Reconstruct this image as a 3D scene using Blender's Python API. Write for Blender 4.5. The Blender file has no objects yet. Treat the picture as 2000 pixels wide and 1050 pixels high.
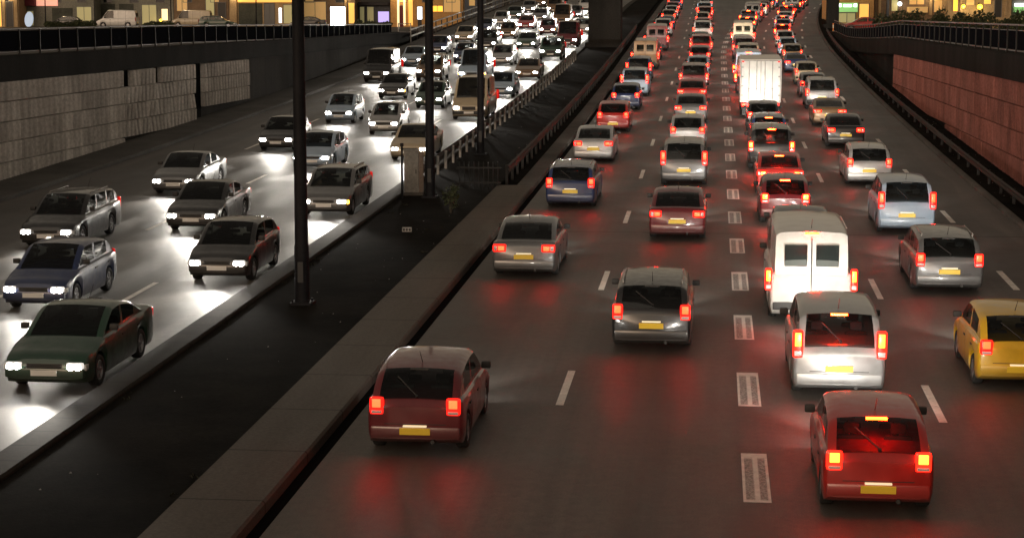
import bpy, bmesh, math, random
from mathutils import Vector, Matrix
R = random.Random(7)
scene = bpy.context.scene
COL = scene.collection
rad = math.radians
ZC = 7.9                                   # eye height; the street on both sides lies at STREET
STREET = 6.2

# ---------------------------------------------------------------- materials
def mat(name, col, rough=0.6, metal=0.0, emit=None, es=0.0, spec=0.5):
    m = bpy.data.materials.new(name); m.use_nodes = True
    b = m.node_tree.nodes['Principled BSDF']
    b.inputs['Base Color'].default_value = (*col, 1)
    b.inputs['Roughness'].default_value = rough
    b.inputs['Metallic'].default_value = metal
    b.inputs['Specular IOR Level'].default_value = spec
    if emit:
        b.inputs['Emission Color'].default_value = (*emit, 1)
        b.inputs['Emission Strength'].default_value = es
    return m

def N(m, t, **kw):
    n = m.node_tree.nodes.new(t)
    for k, v in kw.items():
        if hasattr(n, k): setattr(n, k, v)
    return n

def lk(m, a, b): m.node_tree.links.new(a, b)

def ramp(m, fac, stops):
    r = N(m, 'ShaderNodeValToRGB')
    e = r.color_ramp.elements
    while len(e) < len(stops): e.new(0.5)
    for i, (p, c) in enumerate(stops):
        e[i].position = p
        e[i].color = (c, c, c, 1) if not isinstance(c, tuple) else (*c, 1)
    lk(m, fac, r.inputs['Fac']); return r.outputs['Color']

def noise(m, scale, detail=6, rough=0.6, vec=None, stretch=None):
    n = N(m, 'ShaderNodeTexNoise'); n.inputs['Scale'].default_value = scale
    n.inputs['Detail'].default_value = detail; n.inputs['Roughness'].default_value = rough
    if vec is None:
        tc = N(m, 'ShaderNodeTexCoord'); vec = tc.outputs['Object']
    if stretch:
        mp = N(m, 'ShaderNodeMapping'); mp.inputs['Scale'].default_value = stretch
        lk(m, vec, mp.inputs['Vector']); vec = mp.outputs['Vector']
    lk(m, vec, n.inputs['Vector'])
    return n.outputs['Fac']

def mix(m, fac, a, b, blend='MIX'):
    x = N(m, 'ShaderNodeMix'); x.data_type = 'RGBA'; x.blend_type = blend
    for sock, v in ((x.inputs[0], fac), (x.inputs[6], a), (x.inputs[7], b)):
        if isinstance(v, (int, float)): sock.default_value = v
        elif isinstance(v, tuple): sock.default_value = (*v, 1)
        else: lk(m, v, sock)
    return x.outputs[2]

def bump(m, h, strength, dist=0.02):
    b = N(m, 'ShaderNodeBump'); b.inputs['Strength'].default_value = strength
    b.inputs['Distance'].default_value = dist
    lk(m, h, b.inputs['Height'])
    lk(m, b.outputs['Normal'], m.node_tree.nodes['Principled BSDF'].inputs['Normal'])

def weathered(name, c0, c1, scale=0.6, rough=0.8, fine=14.0, stretch=None, bmp=0.25, spec=0.2, joints=0, island=False, ribs=0):
    """two tones of one surface broken up by large stains and fine grain"""
    m = mat(name, c0, rough, spec=spec)
    b = m.node_tree.nodes['Principled BSDF']
    big = ramp(m, noise(m, scale, 8, 0.65, stretch=stretch), [(0.35, 0.0), (0.68, 1.0)])
    fi = ramp(m, noise(m, fine, 4, 0.7), [(0.3, 0.72), (0.7, 1.2)])
    c = mix(m, big, c0, c1)
    c = mix(m, 1.0, c, fi, 'MULTIPLY')
    if joints:                                           # dark joints between cast lengths
        tc = N(m, 'ShaderNodeTexCoord'); sx = N(m, 'ShaderNodeSeparateXYZ'); lk(m, tc.outputs['Object'], sx.inputs[0])
        q = N(m, 'ShaderNodeMath'); q.operation = 'PINGPONG'; lk(m, sx.outputs['Y'], q.inputs[0]); q.inputs[1].default_value = joints / 2
        c = mix(m, 1.0, c, ramp(m, q.outputs[0], [(0.0, 0.25), (0.018, 0.4), (0.03, 1.0)]), 'MULTIPLY')
    if ribs:                                             # shade of the grooves painted in as dark stripes between the ribs
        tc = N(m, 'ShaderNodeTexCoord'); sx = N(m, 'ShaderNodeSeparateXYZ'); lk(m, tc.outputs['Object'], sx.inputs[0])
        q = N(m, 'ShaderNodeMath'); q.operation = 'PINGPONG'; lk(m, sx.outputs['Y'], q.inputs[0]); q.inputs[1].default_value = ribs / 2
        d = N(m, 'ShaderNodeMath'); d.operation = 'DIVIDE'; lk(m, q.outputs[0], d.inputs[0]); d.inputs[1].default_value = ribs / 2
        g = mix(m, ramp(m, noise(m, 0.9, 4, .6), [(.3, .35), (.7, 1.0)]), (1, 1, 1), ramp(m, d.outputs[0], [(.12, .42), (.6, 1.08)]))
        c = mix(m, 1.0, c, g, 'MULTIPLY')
    if island:
        ge = N(m, 'ShaderNodeNewGeometry')
        c = mix(m, 1.0, c, ramp(m, ge.outputs['Random Per Island'], [(0, .82), (1, 1.1)]), 'MULTIPLY')
    lk(m, c, b.inputs['Base Color'])
    bump(m, noise(m, fine * 2, 3, 0.7), bmp, 0.01)
    return m

def asphalt(name, base, lanes, tint):
    """worn asphalt: aggregate grain, long wear bands in the wheel tracks, oil along lane centres, patches, pale debris specks"""
    m = mat(name, base, 0.5, spec=0.5)
    b = m.node_tree.nodes['Principled BSDF']
    long = noise(m, 1.0, 7, 0.6, stretch=(1.3, 0.02, 1))
    mid = noise(m, 0.25, 8, 0.65)
    grain = noise(m, 45, 3, 0.8)
    spk = noise(m, 9.0, 2, 0.9)
    c = mix(m, ramp(m, long, [(0.36, 0.0), (0.66, 1.0)]), tuple(x * 0.75 for x in base), tuple(x * t for x, t in zip(base, tint)))
    c = mix(m, 1.0, c, ramp(m, mid, [(0.3, 0.66), (0.7, 1.25)]), 'MULTIPLY')
    c = mix(m, 1.0, c, ramp(m, grain, [(0.3, 0.6), (0.7, 1.42)]), 'MULTIPLY')
    c = mix(m, 1.0, c, ramp(m, noise(m, 5.0, 6, 0.75), [(0.3, 0.78), (0.7, 1.2)]), 'MULTIPLY')
    c = mix(m, ramp(m, noise(m, 0.16, 2, 0.4, stretch=(1.2, .35, 1)), [(0.60, 0.0), (0.615, 0.5)]), c, tuple(x * .62 for x in base))   # relaid patches
    # oil stain along the middle of each lane
    tc = N(m, 'ShaderNodeTexCoord'); sx = N(m, 'ShaderNodeSeparateXYZ'); lk(m, tc.outputs['Object'], sx.inputs[0])
    tot = None
    for x0 in lanes:
        s = N(m, 'ShaderNodeMath'); s.operation = 'SUBTRACT'; lk(m, sx.outputs['X'], s.inputs[0]); s.inputs[1].default_value = x0
        a = N(m, 'ShaderNodeMath'); a.operation = 'ABSOLUTE'; lk(m, s.outputs[0], a.inputs[0])
        g = ramp(m, a.outputs[0], [(0.0, 0.7), (0.55, 0.0)])
        if tot is None: tot = g
        else: tot = mix(m, 1.0, tot, g, 'ADD')
    oil = mix(m, 1.0, tot, ramp(m, noise(m, 0.7, 5, 0.6, stretch=(1, .15, 1)), [(0.35, 0.15), (0.7, 1.0)]), 'MULTIPLY')
    c = mix(m, oil, c, tuple(x * 0.5 for x in base))
    c = mix(m, ramp(m, spk, [(0.775, 0.0), (0.80, 0.7)]), c, (0.42, 0.4, 0.37))
    lk(m, c, b.inputs['Base Color'])
    lk(m, ramp(m, mid, [(0.3, 0.46), (0.7, 0.66)]), b.inputs['Roughness'])
    bump(m, grain, 0.35, 0.008)
    return m

M_ = {}
M_['asphalt_r'] = asphalt('worn_asphalt', (0.085, 0.077, 0.069), (-4.6, -1.05, 2.45, 6.0), (1.25, 1.22, 1.2))
M_['asphalt_l'] = asphalt('worn_asphalt_opposite', (0.09, 0.082, 0.073), (-12.9, -16.2, -19.5, -22.9), (1.25, 1.22, 1.2))
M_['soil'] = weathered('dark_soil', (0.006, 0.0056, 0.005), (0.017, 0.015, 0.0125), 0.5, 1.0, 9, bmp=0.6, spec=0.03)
M_['paving'] = weathered('dark_paving', (0.045, 0.042, 0.038), (0.08, 0.074, 0.066), 0.1, 0.75, 3)
M_['concrete'] = weathered('grey_concrete', (0.07, 0.06, 0.05), (0.115, 0.10, 0.084), 0.4, 0.8, 18, stretch=(1.4, 0.12, 1), bmp=0.3, joints=3.0)
M_['concrete_d'] = weathered('stained_concrete', (0.05, 0.046, 0.041), (0.10, 0.092, 0.082), 0.35, 0.85, 10, stretch=(1, 1, 0.25), bmp=0.3)
M_['kerb'] = weathered('brown_kerb_stone', (0.014, 0.011, 0.008), (0.028, 0.022, 0.016), 0.6, 0.85, 12, joints=1.0)
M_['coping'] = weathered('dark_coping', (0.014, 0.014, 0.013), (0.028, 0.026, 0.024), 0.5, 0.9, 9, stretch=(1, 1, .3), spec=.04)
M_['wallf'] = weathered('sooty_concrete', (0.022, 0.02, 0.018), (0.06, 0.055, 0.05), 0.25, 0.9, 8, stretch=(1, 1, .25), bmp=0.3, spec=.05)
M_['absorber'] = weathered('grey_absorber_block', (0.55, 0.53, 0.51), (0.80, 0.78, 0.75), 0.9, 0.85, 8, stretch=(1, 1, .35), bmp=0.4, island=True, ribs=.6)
M_['absorber_r'] = weathered('red_lit_absorber_panel', (0.21, 0.085, 0.07), (0.33, 0.13, 0.105), 0.5, 0.8, 8, stretch=(1, 1, .3), bmp=0.4, island=True, ribs=.333)  # panel tone with the red tail-light glow mixed into the colour
M_['dark'] = mat('dark_iron', (0.012, 0.012, 0.014), 0.5, 0.3)
M_['pole'] = weathered('black_painted_steel', (0.006, 0.006, 0.008), (0.014, 0.014, 0.016), 1.5, 0.6, 20, bmp=0.1, spec=.12)
M_['infill'] = mat('dark_mesh_infill', (0.010, 0.011, 0.014), 1.0, spec=0.0)
M_['slot'] = mat('drain_dark', (0.004, 0.004, 0.004), 1.0, spec=.03)
M_['galv'] = weathered('galvanised_steel', (0.25, 0.24, 0.23), (0.40, 0.39, 0.37), 2.0, 0.45, 20, bmp=0.1)
M_['railtop'] = mat('worn_handrail', (0.13, 0.115, 0.105), 0.45, 0.2)
M_['rail_dark'] = mat('dark_guardrail', (0.02, 0.019, 0.018), 0.6, 0.2, spec=.2)
M_['cabinet'] = weathered('grey_cabinet_paint', (0.17, 0.165, 0.15), (0.23, 0.22, 0.20), 1.0, 0.55, 9, bmp=0.1)
M_['cabinet_s'] = weathered('brown_cabinet_paint', (0.13, 0.10, 0.085), (0.18, 0.145, 0.12), 1.0, 0.6, 9, bmp=0.1)

def line_paint():
    m = mat('worn_white_paint', (0.62, 0.59, 0.53), 0.6)
    b = m.node_tree.nodes['Principled BSDF']
    w = ramp(m, noise(m, 14, 6, 0.75), [(0.56, 0.0), (0.66, 1.0)])
    f = ramp(m, noise(m, 3, 4, 0.6), [(0.3, 0.8), (0.7, 1.1)])
    c = mix(m, w, (0.78, 0.74, 0.67), (0.3, 0.28, 0.25))
    lk(m, mix(m, 1.0, c, f, 'MULTIPLY'), b.inputs['Base Color'])
    return m
M_['line'] = line_paint()

def block_paint():
    """white block whose two wheel tracks are worn through, the rim and middle bar left"""
    m = mat('worn_block_paint', (0.6, 0.57, 0.52), 0.6)
    b = m.node_tree.nodes['Principled BSDF']
    uv = N(m, 'ShaderNodeUVMap'); sx = N(m, 'ShaderNodeSeparateXYZ'); lk(m, uv.outputs['UV'], sx.inputs[0])
    u = ramp(m, sx.outputs['X'], [(0.09, 0), (0.12, 1), (0.40, 1), (0.45, 0), (0.60, 0), (0.64, 1), (0.88, 1), (0.91, 0)])
    v = ramp(m, sx.outputs['Y'], [(0.03, 0), (0.06, 1), (0.86, 1), (0.92, 0)])
    a = mix(m, 1.0, u, v, 'MULTIPLY')
    s = ramp(m, noise(m, 26, 5, 0.8), [(0.38, 0.25), (0.58, 1.0)])
    a = mix(m, 1.0, a, s, 'MULTIPLY')
    c = mix(m, a, (0.8, 0.76, 0.70), (0.13, 0.12, 0.108))
    s2 = ramp(m, noise(m, 6, 6, 0.7), [(0.3, 0.75), (0.7, 1.1)])
    lk(m, mix(m, 1.0, c, s2, 'MULTIPLY'), b.inputs['Base Color'])
    return m
M_['block'] = block_paint()

def paint(name, col, metal=0.0, rough=0.28):
    m = mat(name, col, rough, metal)
    b = m.node_tree.nodes['Principled BSDF']
    b.inputs['Coat Weight'].default_value = 0.7
    b.inputs['Coat Roughness'].default_value = 0.08
    d = ramp(m, noise(m, 2.5, 5, 0.6), [(0.3, 0.82), (0.7, 1.05)])
    c = mix(m, 1.0, tuple(col), d, 'MULTIPLY')
    tc = N(m, 'ShaderNodeTexCoord'); sx = N(m, 'ShaderNodeSeparateXYZ'); lk(m, tc.outputs['Object'], sx.inputs[0])
    sn = N(m, 'ShaderNodeSeparateXYZ'); lk(m, tc.outputs['Normal'], sn.inputs[0])
    ab = N(m, 'ShaderNodeMath'); ab.operation = 'ABSOLUTE'; lk(m, sn.outputs['X'], ab.inputs[0])
    gaps = None
    for y0 in (.72, -.28, -1.22):                        # shut lines of the doors, on the flanks only
        q = N(m, 'ShaderNodeMath'); q.operation = 'SUBTRACT'; lk(m, sx.outputs['Y'], q.inputs[0]); q.inputs[1].default_value = y0
        qa = N(m, 'ShaderNodeMath'); qa.operation = 'ABSOLUTE'; lk(m, q.outputs[0], qa.inputs[0])
        g = ramp(m, qa.outputs[0], [(.008, 1.0), (.014, 0.0)])
        gaps = g if gaps is None else mix(m, 1.0, gaps, g, 'ADD')
    gaps = mix(m, 1.0, gaps, ramp(m, ab.outputs[0], [(.6, 0.0), (.7, 1.0)]), 'MULTIPLY')
    dirt = ramp(m, sx.outputs['Z'], [(.22, .55), (.5, 0.0)])            # road dirt along the sills
    c = mix(m, dirt, c, (.05, .045, .04))
    lk(m, mix(m, gaps, c, (.006, .006, .006)), b.inputs['Base Color'])
    lk(m, ramp(m, noise(m, 5, 4, .6), [(0.3, rough), (0.7, rough + .2)]), b.inputs['Roughness'])
    return m
PAINT = {
    'white': paint('white_paint', (0.62, 0.62, 0.60)),
    'silver': paint('silver_paint', (0.42, 0.43, 0.44), 0.5, 0.3),
    'grey': paint('grey_paint', (0.14, 0.145, 0.15), 0.4),
    'black': paint('black_paint', (0.012, 0.012, 0.013)),
    'dark blue': paint('dark_blue_paint', (0.015, 0.03, 0.10)),
    'red': paint('red_paint', (0.38, 0.018, 0.014)),
    'dark green': paint('dark_green_paint', (0.012, 0.05, 0.03)),
    'beige': paint('beige_paint', (0.40, 0.33, 0.22)),
    'yellow': paint('yellow_paint', (0.65, 0.40, 0.02)),
    'pale blue': paint('pale_blue_paint', (0.30, 0.40, 0.52)),
    'maroon': paint('maroon_paint', (0.12, 0.012, 0.016)),
    'bronze': paint('bronze_paint', (0.20, 0.12, 0.06), 0.4),
}
def car_glass():
    m = bpy.data.materials.new('tinted_glass'); m.use_nodes = True; t = m.node_tree; t.nodes.clear()
    o = t.nodes.new('ShaderNodeOutputMaterial'); x = t.nodes.new('ShaderNodeMixShader'); a = t.nodes.new('ShaderNodeBsdfTransparent'); g = t.nodes.new('ShaderNodeBsdfGlossy'); f = t.nodes.new('ShaderNodeFresnel')
    a.inputs['Color'].default_value = (.42, .45, .45, 1); g.inputs['Roughness'].default_value = .04; f.inputs['IOR'].default_value = 1.5
    t.links.new(f.outputs[0], x.inputs[0]); t.links.new(a.outputs[0], x.inputs[1]); t.links.new(g.outputs[0], x.inputs[2]); t.links.new(x.outputs[0], o.inputs['Surface'])
    return m
M_['glass'] = car_glass()
M_['cloth'] = weathered('grey_seat_cloth', (.03, .03, .032), (.06, .06, .062), 3, .95, 30, bmp=.1)
M_['pane'] = mat('dark_window_pane', (0.012, 0.014, 0.016), 0.06, spec=0.6)
M_['tyre'] = mat('tyre_rubber', (0.015, 0.015, 0.015), 0.85)
M_['rim'] = mat('alloy_rim', (0.35, 0.35, 0.36), 0.35, 0.8)
M_['trim'] = mat('black_plastic_trim', (0.02, 0.02, 0.02), 0.6)
M_['plate'] = mat('yellow_number_plate', (0.75, 0.52, 0.03), 0.4)
M_['plate_w'] = mat('white_number_plate', (0.7, 0.7, 0.68), 0.4)
M_['head'] = mat('headlight_lens', (0.8, 0.8, 0.8), 0.15, emit=(1.0, 0.95, 0.88), es=.8)
M_['bulb'] = mat('lit_headlight_bulb', (0.8, 0.8, 0.8), 0.2, emit=(1.0, 0.96, 0.90), es=90)
M_['headoff'] = mat('clear_lamp_lens', (0.5, 0.5, 0.5), 0.15)
M_['amber'] = mat('lit_amber_indicator', (0.7, 0.3, 0.02), 0.3, emit=(1.0, 0.38, 0.03), es=14)
M_['tail'] = mat('lit_tail_light', (0.5, 0.01, 0.01), 0.25, emit=(1.0, 0.012, 0.006), es=2.2)
M_['tail_bulb'] = mat('lit_tail_bulb', (0.5, 0.05, 0.01), 0.3, emit=(1.0, 0.0045, 0.0012), es=75)
M_['tail_dim'] = mat('dim_tail_light', (0.4, 0.01, 0.01), 0.25, emit=(1.0, 0.012, 0.006), es=.5)
M_['tail_off'] = mat('unlit_tail_light', (0.25, 0.01, 0.01), 0.2)
M_['brake'] = mat('lit_brake_light', (0.5, 0.01, 0.01), 0.25, emit=(1.0, 0.012, 0.004), es=5)
M_['brake_bulb'] = mat('lit_brake_bulb', (0.5, 0.1, 0.01), 0.3, emit=(1.0, 0.013, 0.001), es=150)
M_['plate_lamp'] = mat('lit_plate_lamp', (0.8, 0.8, 0.7), 0.3, emit=(1.0, 0.8, 0.45), es=.7)

# ---------------------------------------------------------------- mesh builder
class MB:
    def __init__(s): s.v = []; s.f = []; s.m = []; s.uv = None
    def add(s, vs, fs, mi=0):
        o = len(s.v); s.v += [tuple(v) for v in vs]
        s.f += [tuple(i + o for i in f) for f in fs]; s.m += [mi] * len(fs); return s
    def box(s, a, b, mi=0):
        x0, y0, z0 = a; x1, y1, z1 = b
        return s.add([(x0,y0,z0),(x1,y0,z0),(x1,y1,z0),(x0,y1,z0),(x0,y0,z1),(x1,y0,z1),(x1,y1,z1),(x0,y1,z1)],
                     [(0,3,2,1),(4,5,6,7),(0,1,5,4),(1,2,6,5),(2,3,7,6),(3,0,4,7)], mi)
    def cbox(s, a, b, c=0.02, mi=0):
        """box with chamfered edges"""
        bm = bmesh.new(); bmesh.ops.create_cube(bm, size=1.0)
        for v in bm.verts:
            v.co = Vector([a[i] + (b[i] - a[i]) * (v.co[i] + .5) for i in range(3)])
        c = min(c, 0.45 * min(abs(b[i] - a[i]) for i in range(3)))
        bmesh.ops.bevel(bm, geom=bm.edges[:], offset=c, segments=2, affect='EDGES', profile=0.6)
        bm.verts.index_update()
        s.add([v.co[:] for v in bm.verts], [[v.index for v in f.verts] for f in bm.faces], mi); bm.free(); return s
    def sweep(s, path, prof, mi=0, caps=True, closed=True):
        """profile (u sideways, w up) carried along a path of points; sideways is horizontal"""
        n = len(prof); rows = []
        for i, p in enumerate(path):
            a = Vector(path[max(0, i - 1)]); b = Vector(path[min(len(path) - 1, i + 1)])
            t = (b - a); t.z = 0; t.normalize(); sd = Vector((t.y, -t.x, 0))
            rows.append([Vector(p) + sd * u + Vector((0, 0, w)) for u, w in prof])
        vs = [v for r in rows for v in r]; fs = []
        for i in range(len(path) - 1):
            for j in range(n if closed else n - 1):
                k = (j + 1) % n
                fs.append((i*n + j, (i+1)*n + j, (i+1)*n + k, i*n + k))
        if caps and closed:
            fs.append(tuple(range(n))); fs.append(tuple((len(path)-1)*n + j for j in reversed(range(n))))
        return s.add(vs, fs, mi)
    def cyl(s, p0, p1, r0, r1=None, n=12, mi=0):
        r1 = r0 if r1 is None else r1
        p0 = Vector(p0); p1 = Vector(p1); t = (p1 - p0).normalized()
        a = t.cross(Vector((0, 0, 1))) if abs(t.z) < .95 else t.cross(Vector((1, 0, 0)))
        a.normalize(); b = t.cross(a); vs = []
        for p, r in ((p0, r0), (p1, r1)):
            for i in range(n):
                q = 2 * math.pi * i / n
                vs.append(p + a * (r * math.cos(q)) + b * (r * math.sin(q)))
        fs = [(i, (i+1) % n, n + (i+1) % n, n + i) for i in range(n)] + [tuple(reversed(range(n))), tuple(range(n, 2*n))]
        return s.add(vs, fs, mi)
    def lathe(s, prof, axis='X', n=24, mi=0, c=(0, 0, 0)):
        """profile list of (along axis, radius)"""
        vs = []; k = len(prof)
        for i in range(n):
            q = 2 * math.pi * i / n
            for a, r in prof:
                p = {'X': (a, r*math.cos(q), r*math.sin(q)), 'Y': (r*math.cos(q), a, r*math.sin(q)), 'Z': (r*math.cos(q), r*math.sin(q), a)}[axis]
                vs.append((p[0]+c[0], p[1]+c[1], p[2]+c[2]))
        fs = []
        for i in range(n):
            for j in range(k - 1):
                fs.append((i*k+j, ((i+1) % n)*k+j, ((i+1) % n)*k+j+1, i*k+j+1))
        return s.add(vs, fs, mi)
    def build(s, name, mats, parent=None, smooth=None, fix=True, loc=None):
        me = bpy.data.meshes.new(name); me.from_pydata(s.v, [], s.f)
        for i, k in enumerate(s.m): me.polygons[i].material_index = k
        if not isinstance(mats, (list, tuple)): mats = [mats]
        for m in mats: me.materials.append(m)
        if s.uv:
            ul = me.uv_layers.new(name='UVMap')
            for i, l in enumerate(me.loops): ul.data[i].uv = s.uv[l.vertex_index]
        if fix or smooth:
            bm = bmesh.new(); bm.from_mesh(me)
            if fix: bmesh.ops.recalc_face_normals(bm, faces=bm.faces)
            if smooth:
                for f in bm.faces: f.smooth = True
                for e in bm.edges:
                    if len(e.link_faces) != 2 or e.calc_face_angle(0) > rad(smooth): e.smooth = False
            bm.to_mesh(me); bm.free()
        o = bpy.data.objects.new(name, me); COL.objects.link(o)
        if loc: o.location = loc
        if parent: o.parent = parent
        return o

def thing(name, label, cat, loc=(0, 0, 0), rot=(0, 0, 0), group=None):
    o = bpy.data.objects.new(name, None); COL.objects.link(o); o.empty_display_size = .3
    o.location = loc; o.rotation_euler = rot
    return tag(o, label, cat, group)
def tag(o, label, cat, group=None):
    o['label'] = label; o['category'] = cat
    if group: o['group'] = group
    return o
def struct(o, kind='structure'):
    o['kind'] = kind; return o

# ---------------------------------------------------------------- the road's own shape
PROF = [(-60,-9.3),(0,-7.95),(30,-7.39),(36,-7.26),(49,-6.98),(62,-6.69),(75,-6.36),(88,-5.97),(101,-5.56),(114,-5.10),(127,-4.60),
        (140,-4.05),(153,-3.46),(166,-2.86),(179,-2.25),(192,-1.65),(205,-1.05),(218,-.46),(231,.12),(260,1.4),(300,2.7),(340,3.3),(420,3.5),(520,3.5)]
def zroad(d):
    P = PROF
    for i in range(len(P) - 1):
        if d <= P[i+1][0] or i == len(P) - 2:
            x0, y0 = P[i]; x1, y1 = P[i+1]; h = x1 - x0
            m0 = (P[i+1][1] - P[i-1][1]) / (P[i+1][0] - P[i-1][0]) if i > 0 else (y1 - y0) / h
            m1 = (P[i+2][1] - y0) / (P[i+2][0] - x0) if i + 2 < len(P) else (y1 - y0) / h
            t = (d - x0) / h
            return ZC + (2*t**3-3*t*t+1)*y0 + (t**3-2*t*t+t)*h*m0 + (-2*t**3+3*t*t)*y1 + (t**3-t*t)*h*m1
def slope(d): return math.atan((zroad(d + 2) - zroad(d - 2)) / 4)
def drift(d, k=0.00055): return k * (d - 150) ** 2 if d > 150 else 0.0     # the two right-hand lanes peel off to the right
def P3(x, d, h=0.0): return (x, d, zroad(d) + h)
def frange(a, b, s):
    n = max(1, round((b - a) / s)); return [a + (b - a) * i / n for i in range(n + 1)]

def ribbon(name, xl, xr, d0, d1, h, m, step=3.0, nx=4):
    """a sheet that follows the road; xl and xr may be functions of d"""
    fl = xl if callable(xl) else (lambda d: xl); fr = xr if callable(xr) else (lambda d: xr)
    mb = MB(); ds = frange(d0, d1, step); vs = []; fs = []
    for d in ds:
        for j in range(nx + 1):
            t = j / nx; vs.append(P3(fl(d) * (1 - t) + fr(d) * t, d, h))
    for i in range(len(ds) - 1):
        for j in range(nx):
            a = i * (nx + 1) + j; fs.append((a, a + 1, a + nx + 2, a + nx + 1))
    mb.add(vs, fs); return mb.build(name, m, smooth=40, fix=False)

def along(x, d0, d1, h, step=3.0):
    f = x if callable(x) else (lambda d: x)
    return [P3(f(d), d, h) for d in frange(d0, d1, step)]

# ---------------------------------------------------------------- setting: ground, carriageways, markings
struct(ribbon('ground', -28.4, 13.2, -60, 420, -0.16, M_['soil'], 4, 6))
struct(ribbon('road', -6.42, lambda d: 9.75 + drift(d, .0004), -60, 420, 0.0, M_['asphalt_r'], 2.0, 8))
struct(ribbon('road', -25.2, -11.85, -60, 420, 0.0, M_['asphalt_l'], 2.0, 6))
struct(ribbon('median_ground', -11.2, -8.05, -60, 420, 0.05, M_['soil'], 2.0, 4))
rect = lambda a, b, c, d: [(a, c), (b, c), (b, d), (a, d)]
# street level on both sides of the cutting and beyond the ramp: ONE sheet with the cutting left open
def ground_sheet():
    mb = MB(); z = STREET
    for (x0, x1, y0, y1) in ((-900, -28.05, -200, 1600), (12.15, 900, -200, 1600), (-28.05, 12.15, 196, 1600)):
        mb.add([(x0, y0, z), (x1, y0, z), (x1, y1, z), (x0, y1, z)], [(0, 1, 2, 3)])
    return mb.build('street', M_['paving'], fix=False)
struct(ground_sheet())
# earth flanks that carry the road where it climbs above the street
def flank(x, d0, d1, m):
    mb = MB(); f = x if callable(x) else (lambda d: x)
    ds = frange(d0, d1, 4); vs = []
    for d in ds: vs += [P3(f(d), d, -0.02), (f(d), d, STREET - 1.0)]
    mb.add(vs, [(2*i, 2*i+2, 2*i+3, 2*i+1) for i in range(len(ds) - 1)]); return mb.build('ramp_side', m, fix=False)
struct(flank(-28.39, 192, 420, M_['concrete_d'])); struct(flank(lambda d: 13.19 + 0*d, 192, 420, M_['concrete_d']))

# kerbs and concrete strips beside the carriageways
def kerb(name, x0, x1, d0, d1, h0, h1, m, cham=0.04, step=2.0):
    c = (x0 + x1) / 2; w = abs(x1 - x0) / 2
    mb = MB(); mb.sweep(along(c, d0, d1, 0, step), [(-w, h0), (-w, h1 - cham), (-w + cham, h1), (w - cham, h1), (w, h1 - cham), (w, h0)])
    return struct(mb.build(name, m, smooth=20))
kerb('kerb', -11.85, -11.2, -60, 420, -0.1, 0.14, M_['kerb'])
kerb('concrete_apron', -8.05, -6.66, -60, 69.5, -0.1, 0.16, M_['concrete'])
kerb('concrete_apron', -7.35, -6.66, 69.5, 420, -0.1, 0.12, M_['concrete_d'])
kerb('pavement', -27.5, -25.2, -60, 420, -0.1, 0.16, M_['concrete_d'])
struct(ribbon('drain_channel', -6.66, -6.42, -60, 420, -0.05, M_['slot'], 4, 1))
struct(ribbon('verge', lambda d: 9.95 + drift(d, .0004), lambda d: 11.6 + drift(d, .0004), -60, 420, 0.03, M_['soil'], 3, 2))
def right_kerb():
    mb = MB(); mb.sweep(along(lambda d: 9.85 + drift(d, .0004), -60, 420, 0, 2.0), [(-.1, -.1), (-.1, .1), (-.06, .14), (.1, .14), (.1, -.1)])
    return struct(mb.build('kerb', M_['concrete_d'], smooth=50))
right_kerb()

def dashes(name, x, d_first, period, length, w, n, m, uv=False, e=0.0):
    mb = MB(); mb.uv = [] if uv else None
    for k in range(-3, n):
        c = d_first + period * k
        cuts = frange(c - length / 2, c + length / 2, 1.0)
        vs = []
        for i, d in enumerate(cuts):
            xx = x + e * drift(d)
            vs += [P3(xx - w/2, d, .005), P3(xx + w/2, d, .005)]
            if uv: mb.uv += [(0, i/(len(cuts)-1)), (1, i/(len(cuts)-1))]
        mb.add(vs, [(2*i, 2*i+1, 2*i+3, 2*i+2) for i in range(len(cuts) - 1)])
    return struct(mb.build(name, m, fix=False))
dashes('lane_marking', -2.8, 36, 13, 3.1, .15, 22, M_['line'])
dashes('lane_marking', 4.22, 35.3, 13, 3.1, .15, 22, M_['line'], e=1.0)
dashes('lane_marking', 7.8, 50.0, 13, 3.1, .17, 20, M_['line'], e=1.0)
dashes('lane_marking', 0.765, 29.7, 6.5, 3.0, .43, 40, M_['block'], uv=True, e=1.0)
for x in (-14.55, -17.85, -21.2): dashes('lane_marking', x, 33, 13, 3.1, .15, 26, M_['line'])
struct(ribbon('edge_line', -12.35, -12.2, -60, 420, .005, M_['line'], 3, 1)) if False else None

# transverse joints and tar patches in the carriageways
def joints():
    mb = MB()
    for d in [58.3]:
        for (xa, xb) in ((-6.3, 9.7),):
            seg = frange(xa, xb, .6); off = [R.uniform(-.02, .02) for _ in seg]
            vs = []
            for x, o in zip(seg, off): vs += [P3(x, d + o, .003), P3(x, d + o + .035, .003)]
            mb.add(vs, [(2*i, 2*i+2, 2*i+3, 2*i+1) for i in range(len(seg) - 1)])
    return struct(mb.build('tar_joint', M_['slot'], fix=False))
joints()

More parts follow.
